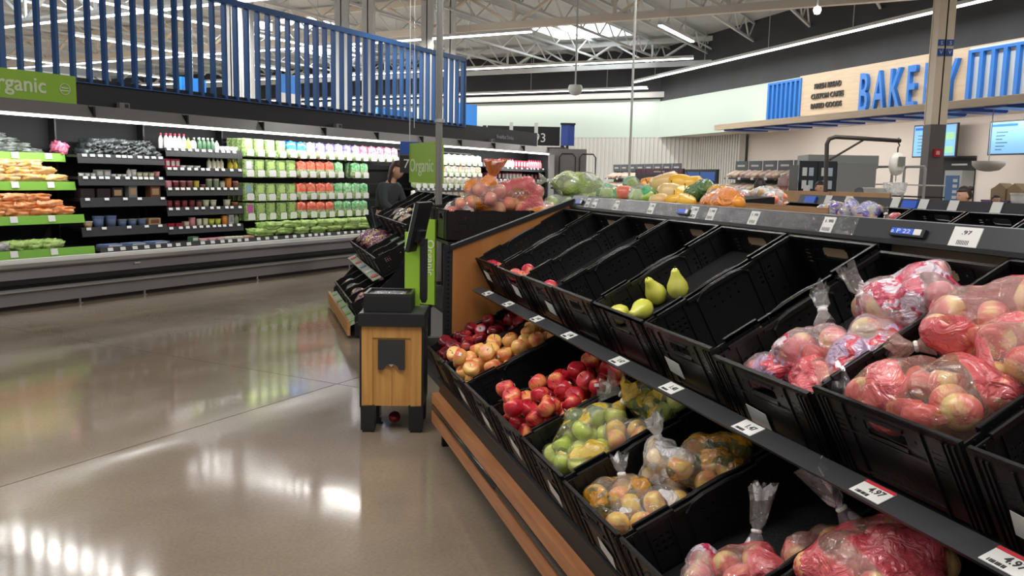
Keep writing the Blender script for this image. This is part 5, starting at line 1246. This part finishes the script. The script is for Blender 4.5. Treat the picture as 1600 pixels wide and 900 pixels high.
    for s in (1, -1):
        a_ = arm(s); w1 = Vector(a_[2][1]); e1 = Vector(a_[1][1]); d = (w1-e1).normalized(); side = Vector((1, 0, 0)); 
        fm = MB()
        for fi in range(4):
            base = w1 + d*.09 + side*(fi-1.5)*.017; L2 = (.06, .07, .066, .05)[fi]
            fm.tube([base*k, (base+d*L2*.5+Vector((0, 0, -.004)))*k, (base+d*L2+Vector((0, 0, -.02)))*k], [.009*k, .0085*k, .007*k], 6)
        tb = w1 + d*.03 - side*s*.028; fm.tube([tb*k, (tb+d*.03-side*s*.02)*k, (tb+d*.055-side*s*.025)*k], [.011*k, .01*k, .008*k], 6)
        vs_ = [bm.verts.new(v) for v in fm.v]
        for f in fm.f: bm.faces.new([vs_[i] for i in f])
    bm.to_mesh(me); bm.free(); me.polygons.foreach_set('use_smooth', [True]*len(me.polygons))
    put('body', me, r)
    # clothing
    sm_ = mat('cloth_%d_%d_%d' % tuple(int(c*99) for c in shirt), shirt, .8); tm = mat('trousers_%d' % int(trousers[0]*999), trousers, .8)
    RR = {q: (a+.018, c+.018) for q, (a, c) in R_.items()}; RR['chst'] = (.175, .135); RR['nb'] = (.115, .10); RR['wa'] = (.15, .125); RR['pel'] = (.155, .13)
    s2_ = [[('pel', (0, 0, .97)), ('wa', torso[1][1]), ('chst', torso[2][1]), ('nb', torso[3][1])]]
    for s in (1, -1):
        a_ = arm(s); s2_.append([('chst', torso[2][1])] + a_[:2] + ([a_[2]] if cap is None else []))
    put('shirt', ch(s2_, RR, 'shirt', sm_), r)
    s3_ = []
    for s in (1, -1): s3_.append([('pel', (0, 0, .94)), (('hip', s), (s*.09, 0, .88)), (('kn', s), (s*.1, -.02, .5)), (('an', s), (s*.1, .03, .1))])
    put('trousers', ch(s3_, RR, 'trousers', tm), r)
    for s in (1, -1): MB().box(s*.1-.045, s*.1+.045, -.17, .07, 0, .07, SCL(k, k, k)).build('shoe', BLK2, r)
    # eyes, mouth
    em = MB()
    for s in (1, -1): em.lathe([(.004, -.002), (.011, 0), (.004, .002)], 8, HR @ T((s*.028*k, -.086*k, .012*k)) @ RX(PI/2) @ SCL(k, .6*k, k))
    em.build('eyes', BLK2, r); MB().box(-.022, .022, -.094, -.088, -.056, -.050, HR @ SCL(k, k, k)).build('mouth', mat('lip_tone', (.35, .12, .1), .5), r)
    hm = mat('hair_%d' % int(hair[0]*999), hair, .5, bump=.5, bs=70)
    bm = bmesh.new(); bmesh.ops.create_uvsphere(bm, u_segments=20, v_segments=14, radius=1)
    bmesh.ops.delete(bm, geom=[v for v in bm.verts if (v.co.y < -.25 and v.co.z < .42) or (v.co.z < -.5 and not hairlen)], context='VERTS')
    for v in bm.verts:
        x, y, z = v.co; zz = z*.128; 
        if hairlen and z < 0: zz = z*(.128+hairlen)
        v.co = HR @ (Vector((x*.086*(1+.1*(hairlen > 0)*max(0, -z)), y*.104+.006, zz+.006))*k)
    hmsh = bpy.data.meshes.new('hair'); bm.to_mesh(hmsh); bm.free(); hmsh.materials.append(hm); hmsh.polygons.foreach_set('use_smooth', [True]*len(hmsh.polygons))
    ho = put('hair', hmsh, r); so = ho.modifiers.new('t', 'SOLIDIFY'); so.thickness = .008
    if bun:
        MB().lathe([(.005, -.035), (.03, -.025), (.038, 0), (.03, .025), (.005, .035)], 10, HR @ T((0, .1*k, .085*k)) @ SCL(k, k, k)).build('hair_bun', hm, r, None, True)
        MB().lathe([(.02, -.006), (.027, 0), (.02, .006)], 10, HR @ T((0, .075*k, .07*k)) @ RX(1.0) @ SCL(k, k, k)).build('hair_tie', PAPER, r)
    if cap:
        cm = mat('cap_%d' % int(cap[0]*999), cap, .7)
        MB().lathe([(.09, .02), (.092, .05), (.085, .1), (.05, .138), (.01, .145)], 16, HR @ SCL(k, k*1.1, k)).build('cap_crown', cm, r, None, True)
        MB().box(-.06, .06, -.19, -.07, .03, .042, HR @ SCL(k, k, k)).build('cap_peak', cm, r)
    return r
def foot(p): return T((p[0], p[1], 0))
P = (-1.760,11.500,1.593)
person('woman with long reddish brown hair in dark hoodie leaning over her cart by the cooler', foot(P) @ RZ(1.15), 1.70, (.035, .04, .045), (.05, .016, .01), .3, 'reach', 0, .16)
P = (3.066,17.000,1.541)
person('distant shopper with dark hair between the reddish banner and the bread shelves', foot(P) @ RZ(.3), 1.6, (.05, .03, .03), (.02, .012, .01))
P = (3.147,11.000,1.510)
person('shopper with dark hair and dark maroon top seen from behind by the cardboard bin', foot(P) @ RZ(2.9), 1.53, (.045, .015, .025), (.015, .008, .008), 0, 'down', 0, .03)
P = (3.901,12.500,1.527)
person('shopper with grey pink hair and bright pink shirt left of the fridge', foot(P) @ RZ(2.2), 1.58, (.65, .06, .16), (.35, .22, .22))
P = (4.548,12.800,1.511)
person('dark haired face in front of the fridge glass doors behind the scale post', foot(P) @ RZ(.1), 1.52, (.04, .04, .045), (.03, .015, .01))
P = (4.247,11.000,1.467)
person('person with dark cap and orange brown top bending right of the scale post', foot(P) @ RZ(1.35), 1.45, (.62, .33, .17), (.03, .02, .02), .25, 'work', 0, 0, (.05, .055, .06))
P = (5.429,10.200,1.531)
person('woman in profile with dark hair bun and salmon pink top behind the far stand', foot(P) @ RZ(-1.45), 1.49, (.70, .33, .25), (.035, .018, .012), .12, 'work', 0, 0, None, True)
P = (8.406,15.000,1.443)
person('short dark haired person far back beside the brown paper bags', foot(P) @ RZ(.2), 1.36, (.45, .2, .14), (.02, .015, .01))
P = (2.415,9.400,1.405)
person('grey haired shopper bending low behind the cardboard bin', foot(P) @ RZ(2.7), 1.42, (.5, .48, .45), (.36, .33, .28), .1)
# shopping cart beside the woman
sc_ = root('shopping_cart', 'grey shopping cart with dark handle in front of the woman in the hoodie', 'shopping cart', T(((-1.375,11.300,1.365)[0], 11.3, 0)) @ RZ(1.2))
def loop(z, x, y0, y1): return [(-x, y0, z), (x, y0, z), (x, y1, z), (-x, y1, z), (-x, y0, z)]
for z, x, y0, y1 in ((.98, .28, -.40, .35), (.80, .26, -.37, .34), (.58, .22, -.32, .32)): MB().tube(loop(z, x, y0, y1), .007, 6).build('basket_hoop', DKG, sc_)
bw_ = MB()
for i in range(9):
    t = i/8
    bw_.tube([(-.28+.56*t, -.40, .98), (-.22+.44*t, -.32, .58), (-.22+.44*t, .32, .58), (-.28+.56*t, .35, .98)], .003, 4)
    y = -.40+.75*t; y2 = -.32+.64*t; bw_.tube([(-.28, y, .98), (-.22, y2, .58), (.22, y2, .58), (.28, y, .98)], .003, 4)
o = bw_.build('basket_wires', DKG, sc_); o['kind'] = 'stuff'
MB().tube([(-.27, .42, 1.06), (.27, .42, 1.06)], .017, 8).build('handle', BLK2, sc_)
MB().box(-.22, .22, .30, .32, .76, .96).build('child_seat_flap', mat('cart_grey_plastic', (.25, .24, .24), .5), sc_)
MB().tube([(-.27, .42, 1.06), (-.26, .36, .8), (-.24, .34, .2), (-.2, -.35, .14)], .012, 6).build('side_frame', DKG, sc_)
MB().tube([(.27, .42, 1.06), (.26, .36, .8), (.24, .34, .2), (.2, -.35, .14)], .012, 6).build('side_frame', DKG, sc_)
for x in (-.2, .2):
    for y in (-.33, .32): MB().lathe([(.05, -.012), (.06, -.008), (.06, .008), (.05, .012)], 14, T((x, y, .06)) @ RY(PI/2)).build('wheel', BLK2, sc_)
# menu screens
def screen(label, q0, q1, n_):
    a, b = Vector(q0), Vector(q1); r = root('menu_screen', label, 'screen', MD @ T((a.x, a.y, b.z)), 'menu screens above the bakery counter')
    w_ = b.x-a.x; h_ = a.z-b.z
    MB().box(-.03, w_+.03, 0, .05, -.03, h_+.03).build('bezel', BLK2, r)
    e = lambda nm, c: mat(nm, tuple(x*.8 for x in c), .6, emit=.45, spec=.2)
    MB().box(0, w_, -.004, 0, 0, h_).build('picture', e('screen_sky_blue', (.22, .48, .85)), r)
    MB().box(.03, w_*.42, -.007, -.004, h_*.86, h_*.94).build('menu_heading', e('screen_deep_blue', (.03, .16, .65)), r)
    MB().box(w_*.6, w_*.97, -.007, -.004, h_*.52, h_*.75).build('menu_picture', e('screen_cyan', (.12, .6, .8)) if n_ else e('screen_green', (.3, .6, .35)), r)
    MB().box(w_*.55, w_*.97, -.007, -.004, h_*.08, h_*.3).build('menu_picture', e('screen_pink', (.75, .3, .45)) if n_ else e('screen_green', (.3, .6, .35)), r)
    for i in range(6): MB().box(w_*.1, w_*(.2+.04*(i % 3)), -.007, -.004, h_*(.12+.11*i), h_*(.14+.11*i)).build('menu_line', PRINT, r)
    MB().bar((w_/2, .025, h_+.03), (w_/2, .025, 3.05-b.z), .03).build('ceiling_mount', BLK2, r)
screen('blue menu screen partly hidden by the cream column', (-12.302,13.800,2.878), (-11.048,13.800,2.185), 0)
screen('large blue menu screen at the right edge', (-9.532,13.200,2.795), (-7.995,13.200,2.172), 1)
q = Vector((-11.910,14.250,2.139)); q2 = Vector((-10.910,14.250,1.388))
dd = root('bakery_door', 'dark doorway with painted glint right of the cream column', 'door', MD @ T((q.x, 14.25, 0)))
MB().box(0, q2.x-q.x, 0, .05, 0, q.z).build('leaf', BLK, dd); MB().box(.35, .8, -.01, 0, q.z-.16, q.z-.12).build('painted_glint', PAPER, dd)  # white strip on the leaf paints in a glint
MB().box(-.05, 0, -.01, .05, 0, q.z+.05).build('jamb', DKG, dd); MB().box(0, q2.x-q.x, -.01, .05, q.z, q.z+.05).build('header', DKG, dd)
pc = (-9.368,12.200,1.518)
pz = root('poster_case', 'white case with blue printed poster right of the cream column', 'display case', MD @ T((pc[0], 12.2, 0)))
MB().box(-.22, .22, 0, .3, 0, pc[2]+.3).build('case', mat('case_white', (.62, .66, .66), .5), pz)
MB().box(-.18, .16, -.01, 0, pc[2]-.3, pc[2]+.2).build('poster', mat('poster_blue', (.08, .2, .45), .5), pz)
for i in range(4): MB().box(.02, .13, -.014, -.01, pc[2]-.26+i*.11, pc[2]-.2+i*.11).build('poster_panel', PAPER, pz)
ct = (-7.851,11.500,1.346)
cc = root('bakery_counter', 'long grey counter in front of the bakery wall', 'counter', MD @ T((ct[0], 11.5, 0)))
MB().box(-1.2, 4, 0, .7, 0, 1.1).build('counter_body', GRY, cc); MB().box(-1.25, 4.05, -.04, .74, 1.1, 1.16).build('counter_top', GRL, cc)
pb = (-7.660,11.800,1.537)
for i, dx in enumerate((-.2, .12)):
    r = root('paper_bag', 'brown paper bag, %s one on the bakery counter' % ('left' if i == 0 else 'right'), 'paper bag', MD @ T((pb[0]+dx, 11.8, 1.16)), 'paper bags')
    MB().prism([(-.17, 0), (.17, 0), (.19, .3), (.1, .36), (.0, .42), (-.1, .35), (-.18, .31)], 0, .25, 'y').build('bag', mat('kraft_paper', (.36, .26, .15), .8, bump=.5, bs=12), r)
r = root('purple_box', 'low purple box on the bakery counter before the paper bags', 'box', MD @ T((pb[0]-.05, 11.55, 1.16)))
MB().box(-.28, .28, 0, .2, 0, .11).build('carton', mat('purple_card', (.19, .10, .24), .6), r); MB().box(-.29, .29, -.005, .205, .09, .115).build('lid', mat('purple_card', (.19, .10, .24), .6), r)
wt = (-7.369,11.800,1.452)
r = root('white_tub', 'white lidded tub at the right end of the bakery counter', 'tub', MD @ T((wt[0]+.05, 11.7, 1.16)))
MB().lathe([(.12, 0), (.14, .22)], 16).build('tub', WHT, r, None, True); MB().lathe([(.15, .22), (.15, .25)], 16).build('lid', WHT, r)
gl = (-8.923,12.600,2.003)
r = root('smudge_bowl', 'pale bowl standing in for a round translucent smudge right of the dark doorway', 'lamp', MD @ T((gl[0], 12.6, gl[2])))
MB().lathe([(.30, 0), (.29, -.08), (.2, -.17), (.05, -.2), (.04, -.19), (.19, -.16), (.28, -.07), (.29, 0)], 20).build('bowl', mat('bowl_grey', (.45, .43, .40), .5), r, None, True)  # grey bowl stands in for a round translucent smudge, no known lamp
MB().bar((0, 0, -.19), (0, 0, 3.05-gl[2]), .015).build('stem_rod', GRL, r)
# racks behind the scale: white wire racks
for i, px in enumerate(((-6.985,8.500,1.593), (-6.398,8.600,1.580))):
    r = root('wire_rack', 'white bakery rack, %s one behind the hanging scale' % ('left' if i == 0 else 'right'), 'rack', MD @ T((px[0], px[1], 0)), 'white racks')
    for x in (-.22, .22):
        MB().tube([(x, 0, 0), (x, 0, 1.75), (x*.9, 0, 1.79)], .02, 8).build('upright', GRL, r)
    MB().tube([(-.2, 0, 1.79), (.2, 0, 1.79)], .02, 8).build('top_bar', GRL, r)
    for z in (.5, .8, 1.1, 1.32, 1.5): MB().box(-.22, .22, 0, .4, z, z+.02).build('shelf', WHT if z != 1.32 else BLK2, r)
    MB().prism([(-.16, 0), (.16, 0), (.12, .12), (-.12, .12)], 0, .3, 'y').build('blue_tray', mat('tray_blue', (.05, .16, .5), .5), r, T((0, .03, 1.13)))
wb = (-3.107,5.200,1.446)
r = root('clear_bucket', 'translucent white bucket under the left rack', 'bucket', MD @ T((wb[0], 5.2, 1.22)))
MB().lathe([(.11, 0), (.15, .24), (.16, .25), (.14, .24), (.10, .01)], 18).build('bucket', mat('milky_plastic', (.6, .6, .57), .3, alpha=.7), r, None, True)
r = root('far_table', 'low grey table carrying the translucent bucket', 'table', MD @ T((wb[0], 5.2, 0)))
MB().box(-.5, .5, -.25, .35, 1.18, 1.22).build('top', GRL, r)
for x in (-.46, .42):
    for y in (-.22, .28): MB().box(x, x+.04, y, y+.04, 0, 1.18).build('leg', GRL, r)
# bread / meat racks far back
BREADS = [mat('bread_pack_pink', (.62, .36, .28), .5, col2=(.7, .6, .52), vs=14), mat('bread_pack_tan', (.60, .40, .24), .5, col2=(.68, .58, .46), vs=14), mat('bread_pack_pale', (.66, .60, .54), .5, col2=(.5, .3, .25), vs=14)]
TAGM = MB().box(-.05, .05, -.004, 0, 0, .05).mesh('price_tag', PAPER)
def rack(label, c, L, n, z0, rows_, itemname, grp, hdr=0, d=11):
    r = root('bread_shelf', label, 'shelf', MD @ T(c))
    MB().box(-L/2, L/2, .45, .5, 0, 1.75).build('rear_panel', BLK2, r)
    for k in range(rows_):
        z = z0+k*.28; y = .12*k
        MB().box(-L/2, L/2, y-.2, .45, z-.03, z).build('shelf', BLK2, r)
        for j in range(n):
            v = (j*7+k*3) % 3; key = ('brd', v)
            if key not in MESH: MESH[key] = pillow_mesh(itemname.replace(' ', '_'), .24, .3, .12, BREADS[v], v+2, .2, 2, 12)
            meshinst(key, None, itemname.replace(' ', '_'), 'wrapped %s pack, %s from left on %s shelf of %s' % (['pink', 'tan', 'pale'][v], ORD[j], ORD[k], grp), itemname,
                MD @ T((c[0]-L/2+L*(j+.5)/n, c[1]+y-.02, c[2]+z+.075)) @ RX(.4) @ SCL(L/n/.25, 1, 1), grp)
            if j % 2 == 0: put('price_tag', TAGM, r, T((-L/2+L*(j+.5)/n, y-.2, z-.04)))
    for j in range(hdr):
        b_ = MB().box(-L/hdr/2+.03, L/hdr/2-.03, -.01, .01, 0, .2).build('header_sign', mat('header_slate', (.07, .085, .095), .5), r, T((-L/2+L*(j+.5)/hdr, .42, 1.75)))
        MB().box(-.14, .14, -.014, -.011, .08, .12).build('header_word', mat('dim_white', (.5, .5, .5), .5), b_)
    return r
bk = (-10.647,8.600,1.502)
rack('bakery shelf of wrapped rolls below the bakery wall', (bk[0], 8.6, 0), 3.2, 13, .75, 4, 'bread pack', 'bread shelf', 6)
bk = (-17.654,9.000,1.518)
rack('far shelf of packs below the ribbed wall', (bk[0], 9.0, 0), 4.4, 12, .7, 4, 'bread pack', 'far shelf', 8)
# banner + blue price signs in the middle distance
a = Vector((-9.816,5.500,1.698)); b = Vector((-8.023,5.500,1.487))
r = root('dark_banner', 'dark banner with reddish pattern above the melons', 'sign', MD @ T((a.x, 5.5, 0)))
w_ = b.x-a.x; MB().box(0, w_, 0, .04, b.z, a.z-.1).build('black_board', BLK2, r)
MB().box(0, w_, 0, .04, a.z-.1, a.z).build('pattern_strip', mat('banner_maroon', (.16, .02, .05), .5, col2=(.03, .02, .05), vs=14), r)
MB().box(w_*.42, w_*.65, -.006, 0, a.z-.06, a.z-.04).build('banner_word', mat('dim_white', (.5, .5, .5), .5), r)
text('price_print', '9c78', .07, .002, mat('dim_white', (.5, .5, .5), .5), r, facing(w_*.52, -.004, b.z+.04, 1, 0))
for x in (.03, w_-.03): MB().bar((x, .02, 0), (x, .02, b.z), .03).build('stand_leg', BLK2, r)
a = Vector((-6.270,4.600,1.639)); b = Vector((-5.411,4.600,1.506)); w_ = b.x-a.x
r = root('blue_price_sign', 'pair of blue panels above white prices on black, right of the reddish banner', 'sign', MD @ T((a.x, 4.6, 0)))
MB().box(0, w_, 0, .04, b.z-.12, a.z+.02).build('black_board', BLK2, r)
for x in (.02, w_/2+.01): MB().box(x, x+w_/2-.04, -.006, 0, b.z, a.z-.015).build('blue_panel', mat('label_blue2', (.03, .16, .6), .4), r)
text('price_print', '54', .10, .002, PAPER, r, facing(w_*.75, -.004, b.z-.06, 1, 0)); text('price_print', '78', .09, .002, PAPER, r, facing(w_*.25, -.004, b.z-.06, 1, 0))
for x in (.03, w_-.03): MB().bar((x, .02, 0), (x, .02, b.z-.12), .03).build('stand_leg', BLK2, r)
# aisle structure at the far end of the cooler
a = Vector((-0.802,24.000,2.912)); b = Vector((1.269,24.000,2.394))
r = root('black_aisle_board', 'long black board in three panels with white posts beyond the cooler end', 'sign', T((a.x, 24, 0)))
w_ = b.x-a.x
for i in range(3): MB().box(w_*i/3+.03, w_*(i+1)/3-.03, 0, .08, b.z, a.z).build('black_panel', BLK2, r)
for i in range(1, 3): MB().box(w_*i/3-.05, w_*i/3+.05, -.02, .1, 0, a.z+.1).build('white_post', WHT, r)
text('lettering', '93', .35, .003, PAPER, r, facing(w_*.72, -.02, b.z+.2, 1, 0))
MB().box(-.1, 0, 0, .08, 0, a.z).build('end_post', BLK2, r); MB().box(w_, w_+.1, 0, .08, 0, a.z).build('end_post', BLK2, r)
a = Vector((1.217,23.000,2.927)); b = Vector((1.573,23.000,2.364))
r = root('blue_blade_sign', 'royal blue curved blade sign at the right end of the black aisle board', 'sign', T((a.x, 23, 0)))
w_ = b.x-a.x; MB().prism([(0, 0), (w_*.5, -.06), (w_, 0), (w_, .03), (w_*.5, -.03), (0, .03)], b.z, a.z, 'z').build('blade', mat('royal_sign', (.03, .07, .33), .4), r)
MB().box(-.02, w_+.02, -.06, .05, a.z-.02, a.z+.03).build('top_clip', BLK2, r)
MB().box(w_*.4, w_*.6, .03, .12, 0, b.z+.2).build('post', DKG, r)
a = Vector((0.964,20.500,2.201))
r = root('grey_wire_fixture', 'grey tall shelf unit with wire frames beyond the cooler end', 'shelf', T((a.x, 20.5, 0)))
MB().box(-.15, .75, .1, .7, 0, a.z).build('cabinet', GRY, r); MB().box(-.15, -.02, -.1, .1, .2, a.z-.15).build('side_leaf', GRL, r)
for j in range(2): 
    MB().tube([(.1+.48*j, 0, a.z-.62), (.1+.48*j, 0, a.z-.2), (.16+.48*j, 0, a.z-.12), (.42+.48*j, 0, a.z-.12), (.48+.48*j, 0, a.z-.2), (.48+.48*j, 0, a.z-.62), (.1+.48*j, 0, a.z-.62)], .018, 6).build('wire_frame', BLK2, r)
for z in (.5, .9, 1.25): MB().box(-.1, 1.2, -.1, .1, z, z+.04).build('ledge', DKG, r)
# small red apple fallen below the kiosk
apple_thing('dark', 'dark red apple lying on the floor under the kiosk', T((-.70, 5.06, .036)) @ RX(.5), None, .036, 'apple')
r = root('floor_caster', 'small black bracket on the floor under the kiosk', 'bracket', T((-.80, 5.05, 0)))
MB().box(-.03, .03, -.02, .02, 0, .01).box(-.02, .02, -.008, .008, .01, .035).build('bracket', BLK2, r)
